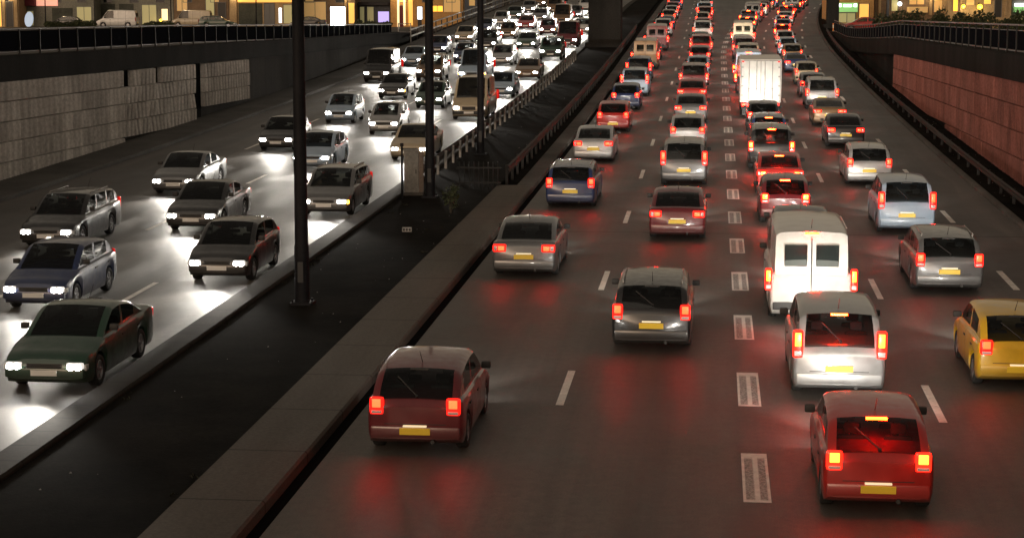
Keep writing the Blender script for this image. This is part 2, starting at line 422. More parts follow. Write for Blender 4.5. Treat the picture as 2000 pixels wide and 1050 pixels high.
# ---------------------------------------------------------------- retaining walls, noise panels, railings
def xl(d):                                 # face of the left wall
    return -27.55 - (0.0 if d < 120 else 0.022 * (d - 120))
def wall_left():
    t = thing('retaining_wall', 'long stained concrete retaining wall along the left edge of the cutting', 'wall')
    mb = MB(); ds = frange(-60, 196, 4); vs = []
    for d in ds:
        zb = zroad(d) - .3; x = xl(d)
        vs += [(x, d, zb), (x, d, max(zb + .2, STREET - .9)), (x - .5, d, max(zb + .2, STREET - .9)), (x - .5, d, zb)]
    fs = []
    for i in range(len(ds) - 1):
        for j in range(3): fs.append((4*i+j, 4*i+4+j, 4*i+5+j, 4*i+1+j))
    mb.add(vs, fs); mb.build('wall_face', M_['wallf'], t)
    mb = MB(); mb.sweep([(xl(d) - .15, d, STREET - .9) for d in frange(-60, 182, 4)], [(-.3, 0), (-.3, .95), (-.25, 1.0), (.33, 1.0), (.38, .95), (.38, 0)])
    mb.build('coping', M_['coping'], t, smooth=50)
wall_left()
def wall_right():
    t = thing('retaining_wall', 'dark concrete retaining wall along the right edge of the cutting', 'wall')
    mb = MB(); ds = frange(-60, 196, 4); vs = []
    for d in ds:
        zb = zroad(d) - .3; zt = max(zb + .2, STREET - .75)
        vs += [(11.7, d, zb), (11.7, d, zt), (12.2, d, zt), (12.2, d, zb)]
    mb.add(vs, [(4*i+j, 4*i+1+j, 4*i+5+j, 4*i+4+j) for i in range(len(ds) - 1) for j in range(3)])
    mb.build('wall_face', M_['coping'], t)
    mb = MB(); mb.sweep([(11.85, d, rbase(d) - 1.05) for d in frange(-60, 190, 3)], [(-.42, 0), (-.42, .97), (-.37, 1.02), (.3, 1.02), (.35, .97), (.35, 0)])
    mb.build('coping', M_['coping'], t, smooth=50)
def rbase(d):                              # foot of the right railing: level, then dipping before the ramp mouth
    return STREET + .22 - (0 if d < 122 else (0.55 * math.sin(min(1, (d - 122) / 48) * math.pi / 2) if d < 170 else .55 - .02 * (d - 170)))
wall_right()

def absorber_bank(x, side, d0, d1, top, rows, row_h, block_w, name, label, m, missing=(), ribs=4, proud=.12, skew=0.03, rb=None):
    """rows of ribbed absorber blocks; each block stands a little differently"""
    mb = MB()
    for r in range(rows):
        z1 = top - r * row_h; z0 = z1 - row_h + .025
        d = d0
        while d < d1 - .1:
            w = min(block_w, d1 - d); mid = d + w / 2
            if z1 < zroad(mid) + .35: d += block_w; continue
            zl = max(z0, zroad(mid) + .14)
            if any(a <= mid <= b and r <= rr for a, b, rr in missing): d += block_w; continue
            tl = R.uniform(-skew, skew); px = R.uniform(-.015, .015)
            n = ribs * 2
            prof = [(d + .012 + (w - .024) * i / n, (0.0 if i % 2 else .07 if side < 0 else .15)) for i in range(n + 1)]
            vs = []
            for (dd, o) in prof:
                for z, lean in ((zl, 0), (z1 - .035, tl)):
                    vs.append((x + side * (proud + o + px + lean), dd, z))
                vs.append((x + side * (proud - .03 + px + tl), dd, z1))
                vs.append((x, dd, z1)); vs.append((x, dd, zl))
            fs = []
            for i in range(n):
                for j in range(5):
                    k = (j + 1) % 5; fs.append((5*i+j, 5*i+5+j, 5*i+5+k, 5*i+k))
            fs += [(0, 1, 2, 3, 4), tuple(5*n + j for j in (4, 3, 2, 1, 0))]
            mb.add(vs, fs); d += block_w
    o = mb.build(name, m); return tag(o, label, 'noise panel', 'noise absorbing panels on the cutting walls')
LX = -27.52
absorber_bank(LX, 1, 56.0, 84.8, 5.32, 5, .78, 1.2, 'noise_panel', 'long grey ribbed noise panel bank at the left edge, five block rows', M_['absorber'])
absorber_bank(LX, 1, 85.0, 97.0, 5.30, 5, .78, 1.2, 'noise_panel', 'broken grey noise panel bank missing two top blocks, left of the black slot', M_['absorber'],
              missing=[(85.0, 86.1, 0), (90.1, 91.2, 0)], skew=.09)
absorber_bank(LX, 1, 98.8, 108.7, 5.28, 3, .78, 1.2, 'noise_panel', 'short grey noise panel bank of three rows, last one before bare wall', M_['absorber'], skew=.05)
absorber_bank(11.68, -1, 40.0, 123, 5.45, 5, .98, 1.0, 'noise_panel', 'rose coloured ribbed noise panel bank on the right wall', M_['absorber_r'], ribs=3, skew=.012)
# dark posts in the gaps
for (d0, d1, zlow, lab) in ((85.02, 86.18, 4.5, 'short dark filler where the broken panel lost its first top block'), (97.1, 98.75, 0, 'black full height post between broken and short noise panels')):
    mb = MB(); zb = zlow or zroad(d0) + .1
    mb.cbox((LX - .02, d0, zb), (LX + .03, d1, 5.3), .01)
    tag(mb.build('panel_post', M_['slot']), lab, 'post')

def railing(xf, zf, d0, d1, post_step, name, label, rails, panel, side, mrail, mpanel):
    t = thing(name, label, 'railing')
    ds = frange(d0, d1, 2.2)
    for (h, r, nm) in rails:
        mb = MB(); mb.sweep([(xf(d), d, zf(d) + h) for d in ds], [(r*math.cos(q*math.pi/4), r*math.sin(q*math.pi/4)) for q in range(8)])
        mb.build(nm, mrail, t, smooth=60)
    a, b = panel
    mb = MB(); vs = []
    for d in ds:
        vs += [(xf(d) - .01, d, zf(d) + a), (xf(d) - .01, d, zf(d) + b), (xf(d) + .01, d, zf(d) + b), (xf(d) + .01, d, zf(d) + a)]
    mb.add(vs, [(4*i+j, 4*i+4+j, 4*i+4+(j+1) % 4, 4*i+(j+1) % 4) for i in range(len(ds)-1) for j in range(4)])
    mb.build('infill_panel', mpanel, t)
    d = d0; first = None
    while d <= d1:
        if first is None:
            mb = MB(); mb.cbox((-.03, -.03, -.02), (.03, .03, rails[0][0] - .02), .008); mb.cbox((-.05, -.07, -.02), (.05, .07, .03), .008)
            p = first = mb.build('post', M_['rail_dark'], t)
        else:
            p = first.copy(); COL.objects.link(p); p.parent = t
        p.location = (xf(d) + side * .04, d, zf(d))
        d += post_step
    return t
railing(lambda d: xl(d) - .1, lambda d: STREET + .12 - (0 if d < 95 else .0045 * (d - 95)), 52, 166, 2.3, 'railing',
        'dark panelled railing on top of the left retaining wall', [(1.0, .035, 'handrail'), (.1, .03, 'bottom_rail')], (.13, .93), 1, M_['railtop'], M_['infill'])
railing(lambda d: 11.75, rbase, 52, 188, 2.3, 'railing',
        'dark railing with red lit handrails on top of the right wall', [(1.06, .04, 'handrail'), (.85, .02, 'middle_rail'), (.06, .03, 'bottom_rail')], (.1, .84), -1, M_['railtop'], M_['infill'])

# small gate frame where the left railing ends
def gate():
    t = thing('gate_frame', 'small pale steel gate frame where the left railing ends', 'gate', (xl(169) + .1, 169, STREET - .85))
    for x in (0, .95):
        mb = MB(); mb.cyl((0, 0, 0), (0, 0, 1.75), .05, n=10); mb.build('post', M_['galv'], t, smooth=50, loc=(x, x * 1.2, 0))
    for z in (1.68, .95):
        mb = MB(); mb.cyl((0, 0, z), (.95, 1.14, z), .035, n=8); mb.build('rail', M_['galv'], t, smooth=50)
gate()

# guardrails
WB = [(-.03, .42), (.02, .46), (.02, .52), (-.03, .56), (-.03, .60), (.02, .64), (.02, .70), (-.03, .74), (-.06, .74), (-.01, .70), (-.01, .64), (-.06, .60), (-.06, .56), (-.01, .52), (-.01, .46), (-.06, .42)]
def guardrail(xf, d0, d1, step, label, mbeam, mpost, flip=1, hs=1.0):
    t = thing('guardrail', label, 'guardrail')
    mb = MB(); mb.sweep(along(xf, d0, d1, 0, 2), [(flip * u, w * hs) for u, w in WB]); mb.build('beam', mbeam, t, smooth=60)
    f = xf if callable(xf) else (lambda d: xf); first = None; d = d0 + .4
    while d < d1:
        if first is None:
            mb = MB(); mb.cbox((-.05, -.06, -.1), (.05, .06, .72 * hs), .012)
            first = p = mb.build('post', mpost, t)
        else:
            p = first.copy(); COL.objects.link(p); p.parent = t
        p.location = P3(f(d) - flip * .12, d); d += step
guardrail(-11.02, 69, 150, 2.2, 'dark guardrail with pale posts between the oncoming carriageway and the median', M_['rail_dark'], M_['galv'], -1, 1.1)
guardrail(-7.75, 71, 190, 2.0, 'dark guardrail along the right edge of the median behind the apron', M_['rail_dark'], M_['rail_dark'], 1)
guardrail(lambda d: 10.35 + drift(d, .0004), 30, 186, 3.0, 'low guardrail in front of the right retaining wall', M_['rail_dark'], M_['rail_dark'], -1, .8)
def ramp_rail():
    t = thing('guardrail', 'pale two rail parapet climbing the left side of the ramp', 'guardrail')
    for h, r in ((1.15, .07), (.55, .09)):
        mb = MB(); mb.sweep([(-27.9, d, zroad(d) + h) for d in frange(172, 300, 4)], [(r*math.cos(q*math.pi/4), r*math.sin(q*math.pi/4)) for q in range(8)])
        mb.build('rail', M_['galv'], t, smooth=60)
    first = None
    for d in frange(172, 300, 4):
        if first is None:
            mb = MB(); mb.cbox((-.06, -.06, -.2), (.06, .06, 1.15), .01); first = p = mb.build('post', M_['concrete_d'], t)
        else: p = first.copy(); COL.objects.link(p); p.parent = t
        p.location = P3(-27.9, d)
ramp_rail()

# ---------------------------------------------------------------- furniture on the median
def lamp_post(x, d, lab, r=.165):
    t = thing('street_lamp', lab, 'lamp post', P3(x, d, .05), group='lamp posts on the median')
    mb = MB(); mb.cbox((-.28, -.28, -.1), (.28, .28, .06), .02)
    for a in (-.2, .2):
        for b in (-.2, .2): mb.cyl((a, b, .05), (a, b, .12), .025, n=6)
    mb.build('base_plate', M_['pole'], t)
    mb = MB(); mb.lathe([(.05, r * 1.12), (1.4, r * 1.1), (1.5, r), (7, r * .9), (12.4, r * .62), (12.5, 0.0)], 'Z', 16); mb.build('pole', M_['pole'], t, smooth=40)
    mb = MB(); mb.cbox((-.07, -r * 1.16, .55), (.07, -r * 1.04, 1.05), .015); mb.build('access_door', M_['trim'], t)
    for s in (-1, 1):
        mb = MB(); pts = [(0, 0, 12.2), (s * .5, 0, 12.75), (s * 1.3, 0, 13.0), (s * 2.2, 0, 13.1)]
        for a, b in zip(pts, pts[1:]): mb.cyl(a, b, .055, .05, 10)
        mb.build('arm', M_['pole'], t, smooth=60)
        mb = MB(); mb.cbox((s * 2.1 - (.1 if s > 0 else .7), -.16, 13.02), (s * 2.1 + (.7 if s > 0 else .1), .16, 13.2), .05)
        h = mb.build('lamp_head', M_['trim'], t)
        mb = MB(); mb.cbox((s * 2.4 - .25, -.12, 13.0), (s * 2.4 + .25, .12, 13.03), .008); mb.build('lens', M_['headoff'], h)
lamp_post(-9.95, 44.5, 'thick black lamp post nearest the viewer, on the dark median')
lamp_post(-10.1, 66.4, 'black lamp post beside the grey roadside cabinet')
lamp_post(-10.15, 81.6, 'slimmer black lamp post farthest along the median, beside the guardrail start', .155)
lamp_post(-9.95, 20.5, 'black lamp post on the median outside the left of the view') if False else None

def cabinet():
    t = thing('roadside_cabinet', 'grey steel roadside cabinet on the median beside a lamp post', 'cabinet', P3(-10.8, 67.0, .05), (0, 0, rad(8)))
    mb = MB(); mb.cbox((-.36, -.22, 0), (.36, .22, .12), .01); mb.build('plinth', M_['concrete_d'], t)
    mb = MB(); mb.cbox((-.33, -.2, .12), (.2, .2, 1.62), .02); mb.build('body', M_['cabinet'], t)
    mb = MB(); mb.cbox((.205, -.19, .12), (.37, .19, 1.55), .02); mb.build('side_box', M_['cabinet_s'], t)
    mb = MB(); mb.cbox((-.36, -.24, 1.62), (.23, .24, 1.67), .015); mb.build('lid', M_['cabinet'], t)
    mb = MB(); mb.cbox((-.29, -.212, .2), (.16, -.2, 1.55), .004); d = mb.build('door', M_['cabinet'], t)
    mb = MB(); mb.cbox((.08, -.235, .8), (.11, -.212, .95), .006); mb.build('handle', M_['trim'], d)
cabinet()
def thin_post():
    t = thing('marker_post', 'thin dark marker post left of the grey cabinet', 'post', P3(-11.05, 66.0, .05))
    mb = MB(); mb.cyl((0, 0, 0), (0, 0, 1.9), .04, .035, 10); mb.build('shaft', M_['pole'], t, smooth=50)
    mb = MB(); mb.cbox((-.06, -.06, 1.86), (.06, .06, 1.98), .02); mb.build('cap', M_['pole'], t)
thin_post()
def ground_plate():
    t = thing('marker_block', 'small pale marker block lying on the dark median ground', 'marker', P3(-9.47, 57.4, .06), (0, 0, .1))
    mb = MB(); mb.cbox((-.15, -.05, 0), (.15, .05, .14), .012); mb.build('block', M_['galv'], t)
    mb = MB()
    for k in (-.09, 0, .09): mb.cbox((k - .03, -.054, .03), (k + .03, -.048, .11), .002)
    mb.build('slots', M_['trim'], t)
ground_plate()
def picket():
    t = thing('picket_fence', 'short faint dark picket fence crossing the median past the cabinet', 'fence', P3(-9.4, 69.2, .05))
    mb = MB(); mb.box((-.1, -.02, .75), (1.55, .02, .81)); mb.box((-.1, -.021, .2), (1.55, .019, .25)); mb.build('rail', M_['rail_dark'], t)
    for k in range(9):
        mb = MB(); mb.cyl((k * .18, 0, 0), (k * .18, 0, 1.0), .02, n=8); mb.build('picket', M_['rail_dark'], t, smooth=50)
picket()

def foliage_mat(name, a, b):
    m = mat(name, a, 0.7, spec=.3)
    o = N(m, 'ShaderNodeNewGeometry')
    lk(m, ramp(m, o.outputs['Random Per Island'], [(0, a), (1, b)]), m.node_tree.nodes['Principled BSDF'].inputs['Base Color'])
    return m
M_['leaf'] = foliage_mat('dark_leaves', (0.018, 0.026, 0.012), (0.06, 0.07, 0.03))
M_['weed'] = foliage_mat('dry_weeds', (0.010, 0.011, 0.006), (0.025, 0.024, 0.013))
M_['stem'] = mat('brown_stem', (0.04, 0.03, 0.02), .9)
def leaves(mb, c, rx, ry, rz, n, s):
    for _ in range(n):
        while True:
            p = Vector((R.uniform(-1, 1), R.uniform(-1, 1), R.uniform(-1, 1)))
            if .25 < p.length < 1: break
        p = Vector((c[0] + p.x*rx, c[1] + p.y*ry, c[2] + p.z*rz))
        a = Vector((R.gauss(0, 1), R.gauss(0, 1), R.gauss(0, 1))).normalized(); b = a.orthogonal().normalized(); cc = a.cross(b)
        k = s * R.uniform(.6, 1.4)
        mb.add([p + b*k, p + cc*k*.5, p - b*k, p - cc*k*.5], [(0, 1, 2, 3)])
def shrub(x, y, z, h, w, label, name='shrub', group=None, n=260, s=.06):
    t = thing(name, label, 'shrub', (x, y, z), group=group)
    mb = MB()
    for _ in range(6): leaves(mb, (R.uniform(-w, w)*.45, R.uniform(-w, w)*.45, h * R.uniform(.35, .72)), w*.45, w*.45, h*.3, n // 6, s)
    mb.build('foliage', M_['leaf'], t, fix=False)
    mb = MB()
    for _ in range(4): mb.cyl((0, 0, -.05), (R.uniform(-w, w)*.4, R.uniform(-w, w)*.4, h*.7), .02, .008, 6)
    mb.build('stem', M_['stem'], t)
p = P3(-8.75, 62.1, .05); shrub(*p, 1.0, .45, 'small dark shrub on the median by the apron edge')

# litter and stones scattered over the verges: uncountable
def litter():
    mb = MB()
    for _ in range(150):
        if R.random() < .5: x, d = R.uniform(-11, -8.1), R.uniform(26, 150)
        else: x, d = R.uniform(9.9, 11.5), R.uniform(50, 150)
        s = R.uniform(.006, .02); z = zroad(d) + .06
        mb.add([(x-s, d-s, z), (x+s, d-s*.6, z), (x+s*.4, d+s, z), (x, d, z + s)], [(0, 1, 3), (1, 2, 3), (2, 0, 3), (0, 2, 1)])
    o = mb.build('litter', M_['galv']); struct(o, 'stuff'); o['label'] = 'scattered pale stones and litter on the verges'
litter()

def weeds():
    mb = MB()
    for _ in range(60):
        x = R.choice([-8.2, -11.1, R.uniform(-11, -8.2), R.uniform(10.1, 11.4)]) + R.uniform(-.1, .1); d = R.uniform(27, 130); z = zroad(d) + .04
        for _ in range(R.randint(5, 10)):
            a = R.uniform(0, 6.28); l = R.uniform(.03, .10); h = R.uniform(.02, .07)
            p = Vector((x + R.uniform(-.08, .08), d + R.uniform(-.08, .08), z)); e = Vector((math.cos(a), math.sin(a), 0)); w = Vector((-e.y, e.x, 0)) * .014
            mb.add([p - w, p + w, p + e * l * .5 + Vector((0, 0, h)), p + e * l + Vector((0, 0, h * .75))], [(0, 1, 2), (1, 3, 2)])
    o = mb.build('weeds', M_['weed'], fix=False); struct(o, 'stuff'); o['label'] = 'dark weeds along the kerbs and verges'
weeds()

# piers at the mouth of the ramp
def pier(x, d, w, l, lab):
    t = thing('bridge_pier', lab, 'pier', P3(x, d, -.1))
    mb = MB(); mb.cbox((-w/2, -l/2, 0), (w/2, l/2, 9.5), .18); mb.build('shaft', M_['coping'], t)
    mb = MB(); mb.cbox((-w/2 - .25, -l/2 - .25, 0), (w/2 + .25, l/2 + .25, .5), .05); mb.build('footing', M_['coping'], t)
    mb = MB(); mb.cbox((-w/2 - 1.4, -l/2 - .1, 9.5), (w/2 + 1.4, l/2 + .1, 10.6), .12); mb.build('cap', M_['coping'], t)
pier(-9.55, 166, 2.9, 2.2, 'broad dark bridge pier on the median')
pier(12.1, 197, 1.25, 1.6, 'narrow dark bridge pier at the right edge of the ramp')
def striped_post():
    t = thing('traffic_bollard', 'orange and white banded bollard at the end of the right railing', 'bollard', (11.9, 189, STREET - 1.2))
    m1 = mat('orange_reflective', (.75, .26, .05), .5); m2 = mat('white_reflective', (.75, .7, .6), .5)
    mb = MB(); mb.cyl((0, 0, -.3), (0, 0, 2.0), .25, n=18); b = mb.build('shaft', m1, t, smooth=50)
    for z in (1.55, .95):
        mb = MB(); mb.lathe([(z, .25), (z + .01, .258), (z + .29, .258), (z + .3, .25)], 'Z', 18); mb.build('band', m2, t, smooth=50)
striped_post()

# ---------------------------------------------------------------- vehicles
def interp(pts, t):
    if t <= pts[0][0]: return pts[0][1]
    for (a, va), (b, vb) in zip(pts, pts[1:]):
        if t <= b:
            u = (t - a) / (b - a); u = u * u * (3 - 2 * u) * .5 + u * .5
            return va + (vb - va) * u
    return pts[-1][1]

KINDS = {
 # L, W, H, clearance, wheel radius, front axle, rear axle, top line, glass A B C D, pillar centres, side glass end, tail lamp (x0,x1,z0,z1)
 'hatchback': dict(L=3.95, W=1.70, H=1.46, cl=.19, r=.30, fa=.76, ra=3.25, top=[(0,.56),(.06,.66),(.3,.75),(.95,.91),(3.6,.97),(3.85,.95),(3.95,.82)], g=(.92,1.72,3.30,3.86), pil=(2.35,), sg=3.28, tl=(.54,.79,.70,1.00), wt=.27),
 'saloon': dict(L=4.50, W=1.76, H=1.42, cl=.18, r=.31, fa=.82, ra=3.52, top=[(0,.54),(.06,.64),(.3,.74),(1.15,.91),(3.55,.96),(4.3,1.0),(4.42,.97),(4.5,.84)], g=(1.12,1.98,3.02,3.82), pil=(2.45,), sg=3.25, tl=(.46,.82,.72,.93), wt=.27),
 'estate car': dict(L=4.60, W=1.76, H=1.48, cl=.18, r=.31, fa=.84, ra=3.55, top=[(0,.54),(.06,.64),(.3,.74),(1.15,.91),(4.3,.99),(4.52,.97),(4.6,.82)], g=(1.12,1.95,4.15,4.54), pil=(2.4, 3.35), sg=4.15, tl=(.60,.82,.72,1.06), wt=.27),
 'off roader': dict(L=4.50, W=1.86, H=1.76, cl=.28, r=.37, fa=.84, ra=3.52, top=[(0,.72),(.06,.86),(.3,.98),(1.1,1.10),(4.2,1.16),(4.42,1.13),(4.5,.95)], g=(1.08,1.72,4.12,4.45), pil=(2.35, 3.3), sg=4.1, tl=(.68,.87,.80,1.20), wt=.24),
 'people carrier': dict(L=4.35, W=1.80, H=1.68, cl=.19, r=.31, fa=.80, ra=3.52, top=[(0,.60),(.06,.72),(.3,.84),(.8,.99),(4.05,1.06),(4.27,1.03),(4.35,.85)], g=(.72,1.72,3.92,4.29), pil=(2.2, 3.2), sg=3.95, tl=(.66,.85,.80,1.34), wt=.26),
 'panel van': dict(L=5.05, W=1.95, H=2.22, cl=.20, r=.33, fa=.90, ra=4.02, top=[(0,.66),(.06,.80),(.3,.95),(.8,1.15),(4.8,1.20),(5.0,1.20),(5.05,1.10)], g=(.76,1.55,4.90,5.03), pil=(), sg=2.25, tl=(.80,.94,.78,1.30), wt=.12),
}
KINDS['city car'] = dict(L=3.45, W=1.60, H=1.50, cl=.19, r=.28, fa=.62, ra=2.90, top=[(0,.58),(.06,.70),(.3,.82),(.7,.94),(3.2,.99),(3.38,.97),(3.45,.82)], g=(.66,1.5,3.02,3.40), pil=(2.0,), sg=2.98, tl=(.62,.80,.66,1.06), wt=.25)
KINDS['coupe'] = dict(L=4.30, W=1.76, H=1.32, cl=.16, r=.32, fa=.86, ra=3.42, top=[(0,.50),(.06,.60),(.3,.70),(1.25,.86),(3.4,.93),(4.1,.97),(4.22,.94),(4.3,.80)], g=(1.2,2.1,2.75,3.85), pil=(2.75,), sg=3.2, tl=(.40,.83,.70,.86), wt=.32)
def wheel_mesh(r, w):
    mb = MB(); mb.lathe([(-w*.42, r*.64), (-w/2, r*.72), (-w/2, r*.92), (-w*.36, r), (w*.36, r), (w/2, r*.92), (w/2, r*.72), (w*.42, r*.64)], 'X', 22)
    rm = MB(); rm.lathe([(w*.40, r*.66), (w*.44, r*.6), (w*.30, r*.52), (w*.30, r*.1), (w*.40, .0001)], 'X', 22)
    for k in range(5):
        q = 2*math.pi*k/5; c, s = math.cos(q), math.sin(q)
        vs = []
        for rr, hw in ((r*.08, .035), (r*.6, .028)):
            for e in (-hw, hw):
                for dx in (w*.30, w*.43): vs.append((dx, rr*c - e*s, rr*s + e*c))
        rm.add(vs, [(0,1,3,2),(4,6,7,5),(0,4,5,1),(2,3,7,6),(1,5,7,3),(0,2,6,4)])
    return mb, rm

def build_car(kind, name):
    k = KINDS[kind]; L, W = k['L'], k['W']; hw = W/2; A, B, C, D = k['g']; cl = k['cl']; r = k['r']
    t = thing(name, '', 'car')
    Y = lambda q: L/2 - q
    def wid(q):                                         # plan shape of the lower body
        u = min(q, L - q)
        f = interp([(0, .80), (.05, .88), (.15, .94), (.45, .985), (.9, 1.0)], u) if q < L/2 else interp([(0, .88), (.04, .94), (.12, .965), (.45, .985), (.9, 1.0)], u)
        return hw * f
    ra = r + .055
    qs = set([0, .025, .06, .11, .18, .3, .45, L, L-.025, L-.06, L-.11, L-.18, L-.3, L-.45])
    for ax in (k['fa'], k['ra']):
        for i in range(13): qs.add(round(ax - ra * math.cos(math.pi * i / 12), 3))
        qs.add(ax - ra - .015); qs.add(ax + ra + .015)
    for q in frange(.45, L - .45, .3): qs.add(round(q, 3))
    qs = sorted(qs)
    body = MB(); rows = []
    for q in qs:
        zt = interp(k['top'], q); zb = cl
        u = min(q, L - q); zb += .10 * max(0, 1 - u / .18) ** 1.5
        for ax in (k['fa'], k['ra']):
            if abs(q - ax) < ra: zb = max(zb, r + math.sqrt(ra*ra - (q-ax)**2))
        w = wid(q); y = Y(q); h = zt - zb
        half = [(0, zb), (w*.80, zb), (w*.955, zb + .01), (w*.99, zb + min(.14, h*.3)), (w, zb + h*.52), (w*.992, zt - min(.12, h*.28)), (w*.965, zt - .035), (w*.90, zt), (w*.5, zt + .018), (0, zt + .026)]
        rows.append([(x, y, z) for x, z in half] + [(-x, y, z) for x, z in half[-2:0:-1]])
    n = len(rows[0])
    body.add([v for rw in rows for v in rw], [(i*n+j, i*n+(j+1) % n, (i+1)*n+(j+1) % n, (i+1)*n+j) for i in range(len(rows)-1) for j in range(n)] + [tuple(range(n)), tuple((len(rows)-1)*n + j for j in reversed(range(n)))])
    # greenhouse: one loft whose faces go to the glass parts or to the painted shell
    H = k['H']
    gq = sorted(set([A, A+.04] + frange(A, B, .13) + [B+.04, B+.12] + frange(B+.12, C-.12, .1) + [C-.06] + frange(C, D, max(.02, (D-C)/5)) + [x + e for x in k['pil'] for e in (-.06, .06)] + [k['sg']]))
    def roofz(q):
        b = interp(k['top'], q) + .0
        if q < B: u = (q - A) / (B - A); return b + (H - .06 - b) * (1 - (1-u)**1.25)
        if q > C: u = (D - q) / max(.01, D - C); return b + (H - .09 - b) * (1 - (1-u)**1.35)
        u = (q - B) / (C - B); return H - .06 + .06 * (1 - (2*u - .85)**2) * .8 - .03 * u
    rows = []
    for q in gq:
        b = interp(k['top'], q) - .012; z = max(roofz(q), b + .012); wb = wid(q) * .905
        tum = k['wt'] * (z - b); wr = wb - tum * .55; y = Y(q); hgt = z - b
        e = min(.07, hgt * .5)
        half = [(wb, b), (wb - tum*.12, b + min(.05, hgt*.2)), (wr + .02, z - e), (wr - .04, z - e*.3), (wr - .11, z), (wr*.45, z + .022), (0, z + .03)]
        rows.append((q, [(x, y, zz) for x, zz in half] + [(-x, y, zz) for x, zz in half[-2::-1]], hgt))
    n = len(rows[0][1]); G = {'windscreen': [], 'rear_window': [], 'sl': [], 'sr': []}; allv = [v for rw in rows for v in rw[1]]; shell = []
    for i in range(len(rows) - 1):
        q = (rows[i][0] + rows[i+1][0]) / 2; hmin = min(rows[i][2], rows[i+1][2])
        for j in range(n - 1):
            f = (i*n+j, i*n+j+1, (i+1)*n+j+1, (i+1)*n+j)
            side = j == 1 or j == n - 3
            topf = 4 <= j <= n - 6 + 0
            key = None
            if topf and q < B - .01: key = 'windscreen'
            elif topf and q > C + .005 and not (kind == 'panel van'): key = 'rear_window'
            elif side and hmin > .09 and q < k['sg'] and not any(abs(q - p_) < .055 for p_ in k['pil']) and q > A + .2: key = 'sl' if j == 1 else 'sr'
            (G[key] if key else shell).append(f)
    body.add(allv, shell)
    body.build('body', PAINT['silver'], t, smooth=38)
    for key, nm in (('windscreen', 'windscreen'), ('rear_window', 'rear_window'), ('sl', 'side_window'), ('sr', 'side_window')):
        if not G[key]: continue
        mb = MB(); used = sorted(set(i for f in G[key] for i in f)); ix = {a: b for b, a in enumerate(used)}
        mb.add([allv[i] for i in used], [tuple(ix[i] for i in f) for f in G[key]])
        mb.build(nm, M_['glass'], t, smooth=60)
    if kind == 'panel van':                              # two small panes in the rear doors
        for s in (-1, 1):
            mb = MB(); mb.cbox((s*.10 if s > 0 else -.62, -L/2 - .004 + .0, 1.35), (.62 if s > 0 else -.10, -L/2 + .05, 1.85), .02); mb.build('rear_window', M_['glass'], t)
        mb = MB(); mb.box((-.012, -L/2 - .006, .5), (.012, -L/2 + .04, 2.0)); mb.build('door_gap', M_['trim'], t)
    bz = interp(k['top'], L*.55); rows_ = [B + .55] + ([C - .25 if C - B < 1.9 else B + 1.5] if kind != 'panel van' else [])
    for ri, q in enumerate(rows_):                       # seat backs and head restraints seen through the glass
        for s in (-1, 1):
            mb = MB(); xc = s * hw * .42
            mb.cbox((xc - .22, Y(q) - .07, bz - .1), (xc + .22, Y(q) + .05, bz + .10), .05); mb.cbox((xc - .12, Y(q) - .07, bz + .13), (xc + .12, Y(q) + .02, min(H - .12, bz + .30)), .05)
            mb.cyl((xc, Y(q) - .02, bz + .08), (xc, Y(q) - .02, bz + .16), .015, n=6)
            mb.build('seat', M_['cloth'], t, smooth=50)
    if kind in ('hatchback', 'estate car', 'off roader', 'people carrier', 'city car'):
        mb = MB(); q0, q1 = D - .03, C + (D - C) * .45
        mb.cyl((.02, Y(q0) - .015, roofz(q0) + .03), (-.34, Y(q1) - .02, roofz(q1) + .045), .012, n=6); mb.cyl((.02, Y(q0), roofz(q0)), (.02, Y(q0) - .03, roofz(q0) + .04), .025, n=8)
        mb.build('rear_wiper', M_['trim'], t)
    if kind in ('estate car', 'off roader'):
        for s in (-1, 1):
            mb = MB(); xr = s * (wid(2.5) * .905 - k['wt'] * (H - bz) * .55 - .08); mb.cyl((xr, Y(B + .3), H - .015), (xr, Y(C - .3), H - .02), .018, n=8)
            for q in (B + .3, C - .3): mb.cyl((xr, Y(q), H - .12), (xr, Y(q), H - .005), .018, n=6)
            mb.build('roof_rail', M_['galv'], t, smooth=50)
    # bumpers, plates, grille, mirrors, handles
    zb = cl + .12
    for s, nm in ((1, 'front_bumper'), (-1, 'rear_bumper')):
        mb = MB(); y0 = s*(L/2 + .03); y1 = s*(L/2 - .20)
        mb.cbox((-hw*.90, min(y0, y1), zb), (hw*.90, max(y0, y1), zb + .2), .05); mb.build(nm, M_['trim'] if kind in ('off roader', 'panel van') else PAINT['silver'], t, smooth=50)
    zp = zb + .24 if kind != 'hatchback' else zb + .06
    x0, x1, z0, z1 = k['tl']
    mb = MB(); mb.cbox((-.26, -L/2 - .045, zp), (.26, -L/2 - .02 + .03, zp + .115), .004); pl = mb.build('number_plate', M_['plate'], t)
    mb = MB(); mb.cbox((-.2, -L/2 - .055, zp + .135), (.2, -L/2 + .02, zp + .16), .006); mb.build('plate_lamp', M_['plate_lamp'], pl)
    mb = MB(); mb.cbox((-.26, L/2 + .01, zb + .05), (.26, L/2 + .045, zb + .16), .004); mb.build('number_plate', M_['plate_w'], t)
    zt0 = interp(k['top'], .05)
    mb = MB()
    for i in range(4): mb.cbox((-.34, L/2 - .05, zt0 - .22 + i*.045), (.34, L/2 + .012, zt0 - .195 + i*.045), .006)
    mb.cbox((-.36, L/2 - .06, zt0 - .235), (.36, L/2 + .004, zt0 - .045), .01); mb.build('front_grille', M_['trim'], t)
